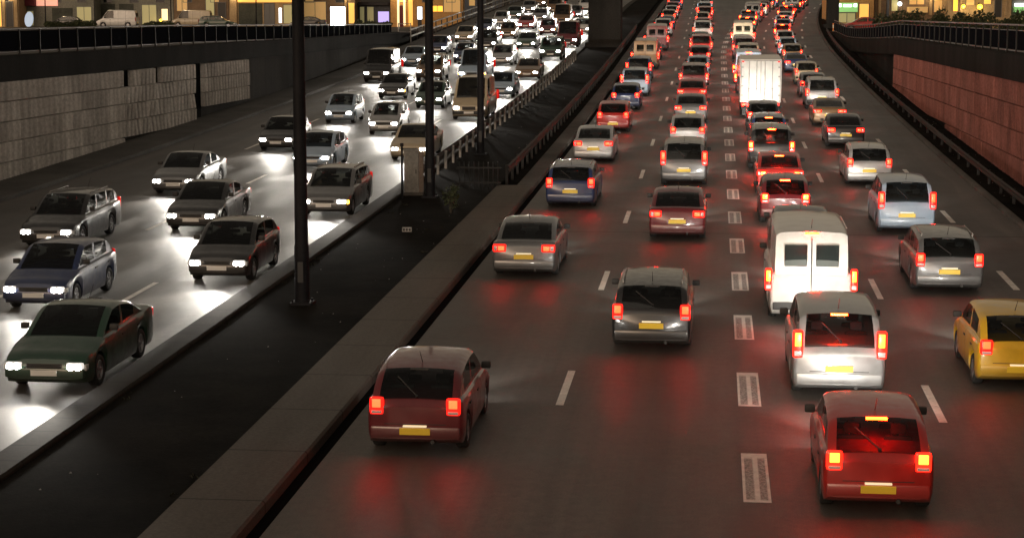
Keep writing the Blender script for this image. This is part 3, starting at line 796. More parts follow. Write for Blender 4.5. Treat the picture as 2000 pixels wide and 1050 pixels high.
    for s in (-1, 1):
        mb = MB(); ym = Y(A + .42); zm = interp(k['top'], A + .42) + .06; xm = wid(A + .42) * .95
        a, b = sorted((s*(xm), s*(xm + .17))); mb.cbox((a, ym - .05, zm), (b, ym + .06, zm + .13), .03); mb.build('wing_mirror', M_['trim'], t, smooth=50)
        # tail lamp wraps the rear corner
        a, b = sorted((s*x0*hw/.85*.98, s*x1*hw/.85*.98))
        mb = MB(); mb.cbox((a, -L/2 - .02, z0), (b, -L/2 + .09, z1), .05); tl = mb.build('tail_light', M_['tail'], t, smooth=60)
        wz = z1 - z0; wx = b - a; mb = MB()
        if wz > wx: mb.cbox((a + wx*.2, -L/2 - .03, z0 + wz*.42), (b - wx*.2, -L/2, z1 - wz*.10), .02)
        else: mb.cbox((a + wx*.15 if s > 0 else a + wx*.4, -L/2 - .03, z0 + wz*.22), (b - wx*.4 if s > 0 else b - wx*.15, -L/2, z1 - wz*.22), .02)
        mb.build('bulb', M_['tail_bulb'], tl, smooth=60)
        mb = MB()
        if wz > wx: mb.cbox((a + wx*.14, -L/2 - .027, z0 + wz*.08), (b - wx*.14, -L/2, z0 + wz*.26), .015)
        elif s > 0: mb.cbox((b - wx*.34, -L/2 - .027, z0 + wz*.2), (b - wx*.1, -L/2, z1 - wz*.2), .015)
        else: mb.cbox((a + wx*.1, -L/2 - .027, z0 + wz*.2), (a + wx*.34, -L/2, z1 - wz*.2), .015)
        mb.build('reversing_lens', M_['headoff'], tl, smooth=60)
        # headlight
        zh = zt0 - .14
        a, b = sorted((s*hw*.50, s*hw*.88))
        mb = MB(); mb.cbox((a, L/2 - .16, zh - .06), (b, L/2 + .012, zh + .12), .04); hl = mb.build('headlight', M_['head'], t, smooth=60)
        mb = MB()
        for fx in (.3, .72): mb.lathe([(L/2 - .02, .075), (L/2 + .018, .07), (L/2 + .026, .05), (L/2 + .028, .0005)], 'Y', 14, c=(a + (b-a)*fx, 0, zh + .03))
        mb.build('bulb', M_['bulb'], hl, smooth=60)
        a, b = sorted((s*hw*.885, s*hw*.945))
        mb = MB(); mb.cbox((a, L/2 - .22, zh - .04), (b, L/2 - .05, zh + .08), .02); mb.build('indicator', M_['headoff'], t, smooth=60)
        mb = MB(); a, b = sorted((s*hw*.985, s*(hw + .012)))
        for q in ([1.0] if len(k['pil']) == 0 else [1.0, 0]):
            yy = Y((k['pil'][0] if k['pil'] else 2.0) - .18 + (0 if q else 1.0)); mb.cbox((a, yy - .08, interp(k['top'], 2) - .17), (b, yy + .08, interp(k['top'], 2) - .14), .006)
        mb.build('door_handle', M_['trim'], t)
    mb = MB(); zs = zb + .23                                # seam round the boot lid
    if kind != 'panel van':
        mb.box((-hw*.62, -L/2 - .004, zs), (hw*.62, -L/2 + .03, zs + .012)); 
    mb.cyl((.35*hw, -L/2 + .1, cl + .06), (.35*hw, -L/2 - .03, cl + .06), .035, n=10); mb.build('exhaust', M_['trim'], t)
    mb = MB(); mb.cyl((0, Y(C - .25), H - .03), (0, Y(C + .05), H + .22), .008, .004, 6); mb.build('aerial', M_['trim'], t)
    # high brake light
    mb = MB(); qz = C + (D - C) * .12; mb.cbox((-.16, Y(qz) - .03, roofz(qz) + .005), (.16, Y(qz) + .03, roofz(qz) + .04), .008); mb.build('high_brake_light', M_['trim'], t)
    tm, rm = wheel_mesh(r, .20); proto = None
    for ax in (k['fa'], k['ra']):
        for s in (1, -1):
            if proto is None: w_ = tm.build('wheel', M_['tyre'], t, smooth=50); rr = rm.build('rim', M_['rim'], w_, smooth=40); proto = (w_, rr)
            else:
                w_ = proto[0].copy(); COL.objects.link(w_); w_.parent = t; rr = proto[1].copy(); COL.objects.link(rr); rr.parent = w_
            w_.location = (s*(hw - .13), Y(ax), r); w_.rotation_euler = (0, 0, 0 if s > 0 else math.pi)
    return t

def build_truck(name):
    t = thing(name, '', 'truck'); L = 6.6
    W = 2.2
    mb = MB(); prof = [(3.3, .45), (3.32, .9), (3.22, 1.25), (2.75, 2.05), (2.55, 2.2), (1.5, 2.22), (1.5, .45)]
    vs = [(s*1.0, y, z) for s in (-1, 1) for y, z in prof]; n = len(prof)
    mb.add(vs, [(i, (i+1) % n, n + (i+1) % n, n + i) for i in range(n)] + [tuple(range(n)), tuple(range(2*n-1, n-1, -1))])
    mb.build('cab', PAINT['white'], t)
    mb = MB(); a = Vector((0, 3.215, 1.3)); b = Vector((0, 2.79, 2.03)); nn = Vector((0, .86, .5)) * .012
    mb.add([a + Vector((-.9, 0, 0)) + nn, a + Vector((.9, 0, 0)) + nn, b + Vector((.85, 0, 0)) + nn, b + Vector((-.85, 0, 0)) + nn], [(0, 1, 2, 3)]); mb.build('windscreen', M_['glass'], t)
    for s in (-1, 1):
        mb = MB(); mb.add([(s*1.006, 3.0, 1.3), (s*1.006, 2.65, 1.98), (s*1.006, 1.75, 1.98), (s*1.006, 1.75, 1.3)], [(0, 1, 2, 3)]); mb.build('side_window', M_['glass'], t)
    mb = MB(); mb.cbox((-W/2, -3.3, .85), (W/2, 1.42, 3.15), .03); mb.build('cargo_box', PAINT['white'], t)
    mb = MB()
    for x in (-W/2 + .04, -.02, W/2 - .08): mb.box((x, -3.335, .95), (x + .04, -3.302, 3.08))
    mb.box((-W/2 + .05, -3.33, .9), (W/2 - .05, -3.301, .95)); mb.box((-W/2 + .05, -3.331, 3.06), (W/2 - .05, -3.302, 3.11))
    for x in (-.62, -.22, .22, .62):
        mb.cyl((x, -3.335, 1.0), (x, -3.335, 3.05), .018, n=8); mb.box((x - .05, -3.36, 1.55), (x + .05, -3.325, 1.62))
    for x in (-1, 1):
        for z in (1.2, 1.7, 2.2, 2.7): mb.box((min(x*.92, x*1.06), -3.345, z), (max(x*.92, x*1.06), -3.3015, z + .07))
    mb.build('rear_door_frame', M_['galv'], t)
    for s in (-1, 1):
        mb = MB(); mb.cbox((s*.95 - .06, -3.33, 3.0), (s*.95 + .06, -3.29, 3.06), .01); mb.build('marker_lamp', M_['tail'], t)
        mb = MB(); mb.box((s*.75 - .22, -2.9, .12), (s*.75 + .22, -2.88, .55)); mb.build('mud_flap', M_['trim'], t)
    mb = MB(); mb.cbox((-.95, -3.2, .55), (.95, 3.0, .84), .02); mb.build('chassis', M_['trim'], t)
    mb = MB(); mb.cbox((-1.0, -3.32, .45), (1.0, -3.15, .62), .02); mb.build('rear_bumper', M_['trim'], t)
    mb = MB(); mb.cbox((-.26, -3.345, .66), (.26, -3.325, .78), .004); mb.build('number_plate', M_['plate'], t)
    for s in (-1, 1):
        a, b = sorted((s*.66, s*1.02)); mb = MB(); mb.cbox((a, -3.36, .64), (b, -3.22, .82), .02); tl = mb.build('tail_light', M_['tail'], t)
        mb = MB(); mb.cbox((a + .05, -3.37, .67), (a + .2, -3.34, .79), .02); mb.build('bulb', M_['tail_bulb'], tl)
        a, b = sorted((s*.6, s*.92)); mb = MB(); mb.cbox((a, 3.2, .66), (b, 3.335, .86), .03); mb.build('headlight', M_['head'], t)
        a, b = sorted((s*1.0, s*1.2)); mb = MB(); mb.cbox((a, 2.7, 1.4), (b, 2.8, 1.85), .03); mb.build('wing_mirror', M_['trim'], t)
    tm, rm = wheel_mesh(.4, .26); proto = None
    for y in (2.35, -1.9):
        for s in (1, -1):
            if proto is None: w_ = tm.build('wheel', M_['tyre'], t, smooth=50); rr = rm.build('rim', M_['rim'], w_, smooth=40); proto = (w_, rr)
            else:
                w_ = proto[0].copy(); COL.objects.link(w_); w_.parent = t; rr = proto[1].copy(); COL.objects.link(rr); rr.parent = w_
            w_.location = (s*.9, y, .4); w_.rotation_euler = (0, 0, 0 if s > 0 else math.pi)
    return t
KINDS['box lorry'] = dict(L=6.6, W=2.2)

PROTO = {k: (build_truck('box_lorry') if k == 'box lorry' else build_car(k, k.replace(' ', '_'))) for k in KINDS}
USED = set()
def copy_tree(o, parent=None):
    c = o.copy(); COL.objects.link(c)
    if parent: c.parent = parent
    for ch in o.children: copy_tree(ch, c)
    return c
def setmat(o, m):
    s = o.material_slots[0]; s.link = 'OBJECT'; s.material = m

BEAM = {}
def beam(parent, y, z, power, size, tilt, sgn=1, key='b', col=(1.0, .93, .82), blend=.7):
    if (key, power) not in BEAM:
        l = bpy.data.lights.new('headlight_beam', 'SPOT'); l.energy = power; l.spot_size = rad(size); l.spot_blend = blend
        l.color = col; l.shadow_soft_size = .12; BEAM[(key, power)] = l
    o = bpy.data.objects.new('headlight_beam', BEAM[(key, power)]); COL.objects.link(o); o.parent = parent
    o.location = (0, y, z); o.rotation_euler = (rad(90 - tilt), 0, 0)          # looks along +Y, dipped
    return o

BEAM_AWAY, BEAM_ONC = 420.0, 3600.0
CARS = []
def place(kind, colour, x, d, away=True, brake=False, amber=False, yaw=0.0):
    """d is the distance of the end we see: the tail of a departing car, the nose of an oncoming one"""
    src = PROTO[kind]
    if kind in USED: o = copy_tree(src)
    else: o = src; USED.add(kind)
    L = KINDS[kind]['L']; dc = d + L/2
    o.location = P3(x, dc); sl = slope(dc)
    o.rotation_euler = (sl, 0, yaw) if away else (-sl, 0, math.pi + yaw)
    lens = 'tail'
    for ch in o.children:
        nm = ch.name.split('.')[0]
        if nm in ('body', 'front_bumper', 'rear_bumper', 'cab', 'cargo_box') and ch.material_slots:
            if nm.endswith('bumper') and kind in ('off roader', 'panel van', 'box lorry'): continue
            setmat(ch, PAINT[colour])
        elif nm == 'tail_light':
            setmat(ch, (M_['brake'] if brake else M_['tail']) if away else M_['tail_dim'])
            for q in [e for e in ch.children if e.name.startswith('bulb')]: setmat(q, (M_['brake_bulb'] if brake else M_['tail_bulb']) if away else M_['tail_dim'])
        elif nm == 'high_brake_light': setmat(ch, M_['brake_bulb'] if brake else M_['trim'])
        elif nm == 'indicator' and amber: setmat(ch, M_['amber'])
    if away: beam(o, L/2 + .06, .72, BEAM_AWAY, 75, 4.0, key='a')
    else:
        beam(o, L/2 + .06, .72, 260.0, 70, 4.0, key='o')
        for sx in (-.62, .62):                           # the two narrow dipped main beams
            beam(o, L/2 + .06, .70, BEAM_ONC, 9.0, 3.0, key='n', blend=.8).location.x = sx
    CARS.append(dict(o=o, kind=kind, colour=colour, x=x, d=d, away=away, brake=brake, amber=amber))
    return o

cols = ['white', 'silver', 'grey', 'black', 'dark blue', 'red', 'dark green', 'beige', 'pale blue', 'maroon', 'bronze']
kinds = ['hatchback', 'hatchback', 'saloon', 'estate car', 'people carrier', 'off roader', 'saloon', 'city car', 'coupe', 'city car', 'panel van']
# departing carriageway
def lane_x(lane, d):
    return {1: -4.95, 2: -1.15, 3: 2.42 + drift(d), 4: 6.0 + drift(d)}[lane]
EXPL = {
 3: [(27.6, 'hatchback', 'red', 1), (35.4, 'people carrier', 'silver', 1), (43.2, 'panel van', 'white', 1), (52.0, 'saloon', 'grey', 1), (60.6, 'hatchback', 'maroon', 1), (68.2, 'saloon', 'red', 1),
     (76.6, 'off roader', 'black', 1), (85.4, 'estate car', 'dark blue', 1), (93.6, 'hatchback', 'black', 0), (101.5, 'box lorry', 'white', 0)],
 4: [(36.5, 'hatchback', 'yellow', 0), (47.5, 'estate car', 'grey', 0), (58.5, 'people carrier', 'pale blue', 0), (71.5, 'estate car', 'silver', 0), (86, 'saloon', 'black', 0)],
 1: [(30.5, 'hatchback', 'maroon', 0), (49, 'saloon', 'grey', 0), (64, 'estate car', 'dark blue', 0), (79, 'saloon', 'silver', 0), (93, 'hatchback', 'red', 0)],
 2: [(39.5, 'estate car', 'black', 0), (56.5, 'saloon', 'maroon', 0), (71, 'people carrier', 'grey', 0), (85, 'hatchback', 'silver', 0)],
}
GAP = {1: (9.5, 13), 2: (9.5, 13), 3: (7.3, 8.6), 4: (8, 11)}
LANES = {}
def fill(away, lane, xs, start, end, gap, first=(), brake_p=0.0, amber_p=0.0, skip=()):
    seq = list(first); d = (seq[-1][0] + gap[1]) if seq else start
    last2 = [(s[1], s[2]) for s in seq]
    while d < end:
        for _ in range(60):
            kd, cl_ = R.choice(kinds), R.choice(cols)
            if (kd, cl_) not in last2: break
        last2.append((kd, cl_)); seq.append((d, kd, cl_, 1 if R.random() < brake_p else 0))
        d += R.uniform(*gap) + (1.5 if kd in ('estate car',) else 0) + (0 if away else 2.5)
    LANES[(away, lane)] = []
    for d, kd, cl_, br in seq:
        xx = xs(d) + R.uniform(-.12, .12)
        yw = -math.atan(2 * .00055 * (d - 150)) if (away and lane >= 3 and d > 150) else 0
        place(kd, cl_, xx, d, away, bool(br), R.random() < amber_p, yw); LANES[(away, lane)].append(CARS[-1])
for ln in (1, 2, 3, 4):
    fill(True, ln, lambda d, ln=ln: lane_x(ln, d), 30, 250, GAP[ln], EXPL[ln], {1: .0, 2: .05, 3: .6, 4: .35}[ln])
# oncoming carriageway
fill(False, 1, lambda d: -12.95, 34, 235, (12.5, 18), [(34.5, 'saloon', 'dark green', 0), (47.5, 'hatchback', 'black', 0), (61, 'estate car', 'grey', 0)], amber_p=.2)
fill(False, 2, lambda d: -16.2, 41, 240, (12.5, 18), [(43, 'hatchback', 'dark blue', 0), (57, 'saloon', 'black', 0)], amber_p=.15)
fill(False, 3, lambda d: -19.5, 50, 245, (11, 16), [(53, 'estate car', 'black', 0), (66.5, 'saloon', 'grey', 0)], amber_p=.1)
fill(False, 4, lambda d: -22.9, 126, 250, (11, 15))

LN = {(True, 1): 'departing lane beside the median', (True, 2): 'departing lane left of the block markings', (True, 3): 'braking queue right of the block markings', (True, 4): 'rightmost departing lane',
      (False, 1): 'oncoming lane nearest the median', (False, 2): 'second oncoming lane from the median', (False, 3): 'third oncoming lane from the median', (False, 4): 'oncoming lane along the left wall'}
LABELS = set()
def label_cars():
    for key, seq in LANES.items():
        away = key[0]
        for i, c in enumerate(seq):
            nm = f"{c['colour']} {c['kind']}"
            cand = []
            # what a viewer sees: the neighbour on the far side ("behind" in the picture) and the nearer one
            far = f"{seq[i+1]['colour']} {seq[i+1]['kind']}" if i + 1 < len(seq) else None
            near = f"{seq[i-1]['colour']} {seq[i-1]['kind']}" if i else None
            if i == 0: cand.append(f"{nm} nearest the viewer in the {LN[key]}")
            if sum(1 for e in seq if (e['colour'], e['kind']) == (c['colour'], c['kind'])) == 1: cand.append(f"{nm}, the only one in the {LN[key]}")
            if near: cand.append(f"{nm} just beyond a {near}, {LN[key]}")
            if far: cand.append(f"{nm} just before a {far}, {LN[key]}")
            if near and far: cand.append(f"{nm} between {near} and {far}, {LN[key]}")
            lab = next((q for q in cand if q not in LABELS), None)
            LABELS.add(lab); o = c['o']; o['label'] = lab
            o['category'] = {'panel van': 'van', 'box lorry': 'lorry'}.get(c['kind'], 'car')
            o['group'] = 'vehicles driving away with red tail lights' if away else 'oncoming vehicles with white headlights'
            base = c['kind'].replace(' ', '_')
            o.name = base
label_cars()
def drop(o):
    for c in list(o.children): drop(c)
    bpy.data.objects.remove(o)

# ---------------------------------------------------------------- camera
f_px = 3650.0
th = math.atan((525 - 28) / f_px); yaw = math.atan(392 / f_px)
cam = bpy.data.cameras.new('camera'); co = bpy.data.objects.new('camera', cam); COL.objects.link(co)
cam.sensor_fit = 'HORIZONTAL'; cam.sensor_width = 36; cam.lens = 36 * f_px / 2000
cam.clip_end = 4000; cam.clip_start = .1
co.location = (0, 0, ZC); co.rotation_euler = (math.pi/2 - th, 0, yaw)
scene.camera = co
def world_at(px, depth, z):
    """street point seen in the column px of the photograph at a given distance along the axis"""
    r = (px - 1000) / f_px
    return (r*math.cos(yaw)*depth - math.sin(yaw)*depth, math.cos(yaw)*depth + r*math.sin(yaw)*depth, z)

#BG0
# ---------------------------------------------------------------- the town above the cutting
def hz(py, depth):
    return ZC + depth * math.tan(math.atan((525 - py) / f_px) - th)
def glow(name, col, es):
    return mat(name, tuple(min(.8, c) for c in col), .4, emit=col, es=es)
W_ = {
 'stone': weathered('warm_stone', (.34, .24, .13), (.46, .34, .20), .5, .85, 6, bmp=.2),
 'render': weathered('grey_render', (.15, .15, .125), (.26, .26, .22), .35, .9, 5, bmp=.2),
 'brown': weathered('brown_brick', (.16, .11, .07), (.24, .17, .11), .8, .9, 7, bmp=.3),
 'slate': weathered('blue_grey_render', (.07, .08, .10), (.11, .12, .14), .4, .9, 5),
 'wood': weathered('orange_cladding', (.40, .22, .08), (.55, .32, .12), .8, .7, 6),
 'shut': weathered('dark_shutter', (.04, .045, .035), (.07, .075, .06), .8, .6, 6),
 'door': mat('dark_door', (.02, .018, .016), .5), 'frame': mat('grey_frame', (.12, .12, .12), .5), 'maroon': mat('maroon_awning', (.12, .012, .02), .8),
 'roof': weathered('dark_roof', (.04, .04, .045), (.07, .07, .075), .5, .9, 6),
}
LIT = {'amber': glow('amber_glow', (1.0, .50, .10), .9), 'warm': glow('warm_glow', (1.0, .74, .40), 1.2), 'white': glow('lit_white_panel', (.92, .96, 1.0), 3.2),
       'dim': glow('dim_glow', (.75, .48, .18), .22), 'olive': glow('dim_olive_window', (.55, .52, .25), .18), 'pink': glow('lit_pink_sign', (1.0, .42, .30), .75), 'green': glow('lit_green_fascia', (.25, .55, .18), .7),
       'blue': glow('lit_pale_blue_panel', (.45, .58, .75), .55), 'yellow': glow('lit_yellow_lamp', (1.0, .68, .05), 3.0), 'violet': glow('lit_violet_panel', (.5, .42, .9), .9),
       'orange': glow('orange_glow', (1.0, .40, .04), 2.0)}
def building(px0, px1, depth, height, m, label, feats, cat='building', thick=9):
    """front faces the motorway; feats = (part name, px0, px1, py0, py1, material, kind of relief)"""
    pc = (px0 + px1) / 2; x, y, _ = world_at(pc, depth, 0); sc = depth / f_px
    t = thing(cat.replace(' ', '_'), label, cat, (x, y, STREET), (0, 0, yaw))
    w = (px1 - px0) * sc / 2
    mb = MB(); mb.box((-w, 0, -.3), (w, thick, height)); mb.build('wall', m, t)
    mb = MB(); mb.cbox((-w - .2, -.25, height), (w + .2, thick + .2, height + .35), .05); mb.build('roof', W_['roof'], t)
    n = max(1, int(2 * w / 3.2))                     # upper storeys
    for s in range(1, int(height // 3.1)):
        for i in range(n):
            cx_ = -w + (i + .5) * 2 * w / n; z = 3.3 + (s - 1) * 3.1
            mb = MB(); mb.box((cx_ - .62, -.06, z - .06), (cx_ + .62, .02, z)); mb.box((cx_ - .62, -.06, z + 1.5), (cx_ + .62, .02, z + 1.56)); mb.box((cx_ - .62, -.055, z), (cx_ - .55, .02, z + 1.5)); mb.box((cx_ + .55, -.055, z), (cx_ + .62, .02, z + 1.5))
            fr = mb.build('window', W_['frame'], t)
            mb = MB(); mb.box((cx_ - .55, -.02, z), (cx_ + .55, -.004, z + 1.5)); mb.build('pane', LIT['dim'] if R.random() < .35 else M_['pane'], fr)
    for nm, a, b, p0, p1, mm, dp in feats:
        xa = (a - pc) * sc; xb = (b - pc) * sc; z1 = hz(p0, depth) - STREET; z0 = max(.02, hz(p1, depth) - STREET)
        mb = MB(); mb.cbox((xa, -dp, z0), (xb, .02, z1), .03)
        o = mb.build(nm, mm, t)
        if nm in ('lit_window', 'shop_window', 'door'):
            mb = MB(); e = .07
            mb.box((xa - e, -dp - .05, z0), (xa, .015, z1 + e)); mb.box((xb, -dp - .05, z0), (xb + e, .015, z1 + e)); mb.box((xa, -dp - .052, z1), (xb, .013, z1 + e))
            if xb - xa > 1.2:
                k = (xa + xb) / 2; mb.box((k - .03, -dp - .04, z0), (k + .03, -dp - .002, z1))
            mb.build('frame', W_['frame'], o)
    return t
D1 = 250
building(-120, 46, D1, 12.4, W_['stone'], 'warm lit stone building with a dark doorway at the far left edge',
         [('door', 22, 34, 4, 59, W_['door'], .05), ('pilaster', 14, 20, -30, 60, W_['stone'], .25), ('pilaster', 38, 44, -30, 60, W_['stone'], .25), ('lit_window', -6, 12, -8, 52, LIT['amber'], .05), ('lit_window', -60, -25, -8, 52, LIT['dim'], .05)])
building(48, 192, D1 + 4, 9.3, W_['render'], 'grey rendered building with a maroon awning and a lit pink sign',
         [('awning', 48, 80, -4, 12, W_['maroon'], 1.0), ('sign', 81, 122, -14, 12, LIT['pink'], .25), ('shutter', 110, 150, 16, 58, W_['shut'], .06), ('lit_window', 62, 74, 22, 50, LIT['olive'], .04), ('shop_window', 158, 186, 14, 50, LIT['olive'], .04)])
building(193, 345, D1 + 8, 12.4, W_['render'], 'dark grey green facade behind the bright parked van',
         [('shutter', 205, 232, 8, 58, W_['shut'], .06), ('shutter', 240, 268, 8, 58, W_['shut'], .06), ('lit_window', 322, 334, 18, 40, LIT['warm'], .04), ('shop_window', 284, 312, 10, 48, LIT['olive'], .04)])
building(346, 452, D1 + 3, 9.3, W_['brown'], 'brown building with dim windows behind the second parked van',
         [('lit_window', 352, 372, -6, 22, LIT['dim'], .04), ('lit_window', 408, 424, -6, 30, LIT['olive'], .04), ('door', 432, 446, 6, 58, W_['door'], .05)])
building(453, 578, D1, 12.4, W_['stone'], 'shop with a yellow fascia, dark shutter and pale lit columns',
         [('pilaster', 455, 468, -30, 58, W_['stone'], .3), ('fascia', 470, 576, -8, 5, LIT['amber'], .3), ('shutter', 471, 517, 7, 50, W_['shut'], .06), ('door', 521, 540, 7, 50, W_['frame'], .05), ('lit_strip', 549, 554, 16, 45, LIT['white'], .05), ('lit_window', 558, 574, 10, 46, LIT['olive'], .04)])
building(579, 697, D1 + 6, 12.4, W_['brown'], 'brown facade behind the brilliant white advertising panel',
         [('shop_window', 598, 640, 4, 46, LIT['dim'], .04), ('pilaster', 676, 681, -30, 58, W_['stone'], .3), ('lit_window', 684, 695, 6, 46, LIT['amber'], .04)])
building(698, 764, D1 + 10, 3.0, W_['slate'], 'low blue grey pavilion with narrow olive windows',
         [('lit_window', 706, 714, 14, 48, LIT['olive'], .04), ('lit_window', 720, 732, 14, 42, LIT['olive'], .04), ('canopy', 700, 762, 6, 11, W_['roof'], .9)])
building(765, 905, D1 + 2, 12.4, W_['wood'], 'orange clad building with lit columns next to the ramp',
         [('column', 778, 782, -30, 58, LIT['warm'], .2), ('column', 790, 794, -20, 50, LIT['warm'], .2), ('column', 800, 808, -24, 50, LIT['amber'], .2), ('door', 783, 789, 12, 55, W_['maroon'], .05), ('lit_window', 845, 866, 12, 23, LIT['orange'], .05), ('shop_window', 868, 900, -4, 24, LIT['dim'], .04)])  # columns glow themselves in place of lamplight falling on them
building(906, 1640, 360, 15.5, W_['slate'], 'long dark block across the head of the ramp', [])
D2 = 205
building(1626, 1700, D2, 9.3, W_['wood'], 'small shop with a white and green lit fascia by the dark pier',
         [('fascia', 1628, 1668, 6, 24, LIT['green'], .3), ('sign_tube', 1630, 1636, 8, 14, LIT['white'], .36), ('sign_tube', 1640, 1656, 9, 14, LIT['white'], .36), ('sign_tube', 1660, 1666, 8, 14, LIT['white'], .36), ('shop_window', 1632, 1664, 26, 44, LIT['olive'], .04), ('lit_window', 1672, 1690, 8, 36, LIT['amber'], .04)])
building(1701, 1842, D2 + 3, 12.4, W_['brown'], 'brown building with a beige awning and narrow windows above the hedge',
         [('pilaster', 1708, 1713, -30, 40, W_['stone'], .25), ('pilaster', 1724, 1729, -30, 40, W_['slate'], .25), ('shop_window', 1734, 1746, -6, 22, LIT['olive'], .04), ('awning', 1764, 1800, 14, 25, LIT['dim'], 1.2), ('lit_window', 1768, 1797, -10, 9, LIT['dim'], .04), ('pilaster', 1806, 1812, -30, 30, W_['stone'], .25), ('shop_window', 1816, 1836, 0, 24, LIT['dim'], .04)])  # awning given a faint glow for the light on it
building(1843, 1966, D2, 12.4, W_['stone'], 'ochre building with a bright orange doorway and yellow lamps',
         [('lit_window', 1853, 1862, -10, 22, LIT['orange'], .05), ('pilaster', 1866, 1870, -30, 30, W_['stone'], .25), ('shop_window', 1878, 1894, -6, 10, LIT['dim'], .04), ('lit_window', 1912, 1926, -8, 8, LIT['amber'], .04), ('door', 1934, 1946, -4, 34, W_['door'], .05), ('pilaster', 1952, 1957, -30, 30, W_['stone'], .25)])  # orange pane is a lit pillar whose light is put in as glow
building(1967, 2120, D2 + 4, 9.3, W_['render'], 'grey building with a long white lit sign at the right edge',
         [('sign', 1972, 2040, 7, 13, LIT['white'], .4), ('fascia', 1970, 2042, 14, 25, LIT['green'], .3), ('shop_window', 1976, 2036, 27, 52, LIT['olive'], .04)])

def wall_lamp(px, py, depth, m, lab, power=0, r=.16):
    x, y, z = world_at(px, depth - .45, hz(py, depth))
    t = thing('wall_lamp', lab, 'lamp', (x, y, z), (0, 0, yaw))
    mb = MB(); mb.lathe([(-r, .001), (-r*.7, r*.75), (0, r), (r*.7, r*.75), (r, .001)], 'Z', 14); mb.build('globe', m, t, smooth=60)
    mb = MB(); mb.cyl((0, .05, r*.6), (0, .5, r*.9), .03, n=8); mb.cbox((-.08, .4, r*.3), (.08, .46, r*1.5), .01); mb.build('bracket', M_['trim'], t)
    if power:
        l = bpy.data.lights.new('lamp_light', 'POINT'); l.energy = power; l.color = (1, .72, .38); l.shadow_soft_size = r + .02
        o = bpy.data.objects.new('lamp_light', l); COL.objects.link(o); o.parent = t; o.location = (0, -.35, -.1)
wall_lamp(1873, 13, D2, LIT['yellow'], 'yellow wall lamp right of the orange doorway', 60, .22)
wall_lamp(1905, 14, D2, LIT['yellow'], 'larger yellow wall lamp left of the dark door', 60, .3)
wall_lamp(1750, 8, D2 + 3, LIT['white'], 'white round wall lamp above the hedge', 30, .25)
wall_lamp(320, 40, D1 + 8, LIT['yellow'], 'small yellow lamp beside the second parked van', 20, .2)
wall_lamp(20, -8, D1, LIT['warm'], 'warm lamp above the dark doorway at the far left', 120)  # warm lamps from here on are added to throw glow on the facades
wall_lamp(462, -10, D1, LIT['warm'], 'warm lamp on the pale column of the shop', 90)
wall_lamp(786, -6, D1 + 2, LIT['warm'], 'warm lamp on the orange clad building', 90)
wall_lamp(680, -6, D1 + 6, LIT['warm'], 'warm lamp on the column by the white advertising panel', 60)
wall_lamp(1808, -8, D2 + 3, LIT['warm'], 'warm lamp on the brown building above the hedge', 60)

def street_pole(px, depth, lab, power=700, arm=1):
    x, y, _ = world_at(px, depth, 0)
    t = thing('street_lamp', lab, 'lamp post', (x, y, STREET), (0, 0, yaw))
    mb = MB(); mb.lathe([(0, .13), (.8, .12), (.9, .08), (6.5, .055)], 'Z', 12); mb.build('pole', M_['pole'], t, smooth=40)
    mb = MB(); mb.cyl((0, 0, 6.4), (arm * 1.6, 0, 6.9), .04, n=8); mb.build('arm', M_['pole'], t)
    mb = MB(); mb.cbox((arm*1.5 - .3, -.14, 6.86), (arm*1.5 + .35, .14, 7.0), .04); h = mb.build('lamp_head', M_['trim'], t)
    mb = MB(); mb.cbox((arm*1.5 - .22, -.1, 6.83), (arm*1.5 + .27, .1, 6.87), .01); mb.build('lens', LIT['yellow'], h)
    l = bpy.data.lights.new('lamp_light', 'SPOT'); l.energy = power; l.spot_size = rad(130); l.spot_blend = .8; l.color = (1, .74, .42); l.shadow_soft_size = .2
    o = bpy.data.objects.new('lamp_light', l); COL.objects.link(o); o.parent = t; o.location = (arm*1.5, 0, 6.78)
street_pole(97, 240, 'thin street lamp pole in front of the maroon awning')
street_pole(192, 243, 'thin street lamp pole just left of the bright parked van', 2600)
street_pole(340, 243, 'thin street lamp pole between the two parked vans', 1600)
street_pole(505, 240, 'thin street lamp pole in front of the shuttered shop')

def light_panel(px0, px1, py0, py1, depth, m, lab, base=True):
    sc = depth / f_px; x, y, _ = world_at((px0 + px1) / 2, depth, 0); w = (px1 - px0) * sc / 2
    z0 = hz(py0, depth) - STREET; z1 = hz(py1, depth) - STREET; z0, z1 = z1, z0
    t = thing('advertising_panel', lab, 'sign', (x, y, STREET), (0, 0, yaw))
    mb = MB(); mb.cbox((-w - .07, -.12, z0 - .07), (w + .07, .12, z1 + .09), .03); mb.build('case', M_['trim'], t)
    mb = MB(); mb.cbox((-w, -.135, z0), (w, -.1, z1), .01); mb.build('lit_face', m, t)
    mb = MB(); mb.cbox((-.25, -.1, 0), (.25, .1, max(.05, z0)), .02); mb.build('foot', M_['trim'], t)
light_panel(649, 677, 14, 50, 236, glow('brilliant_white_panel', (.93, .97, 1.0), 9.0), 'tall brilliant white advertising panel by the street')
light_panel(741, 762, 23, 44, 238, LIT['violet'], 'small dim violet advertising panel right of the pavilion')
light_panel(817, 826, 14, 38, 238, LIT['white'], 'narrow white lit panel in front of the orange clad building')
def oval_stand():
    x, y, _ = world_at(65, 236, 0); t = thing('display_stand', 'pale blue oval display stand on the left street', 'sign', (x, y, STREET), (0, 0, yaw))
    mb = MB(); mb.lathe([(-.05, .001), (-.05, .55), (.05, .55), (.05, .001)], 'Y', 20); o = mb.build('face', LIT['blue'], t); o.scale = (1, 1, 1.75); o.location = (0, 0, 1.05); o.rotation_euler = (0, rad(8), 0)
    mb = MB(); mb.cbox((-.3, -.15, 0), (.3, .15, .14), .03); mb.build('foot', M_['trim'], t)
oval_stand()

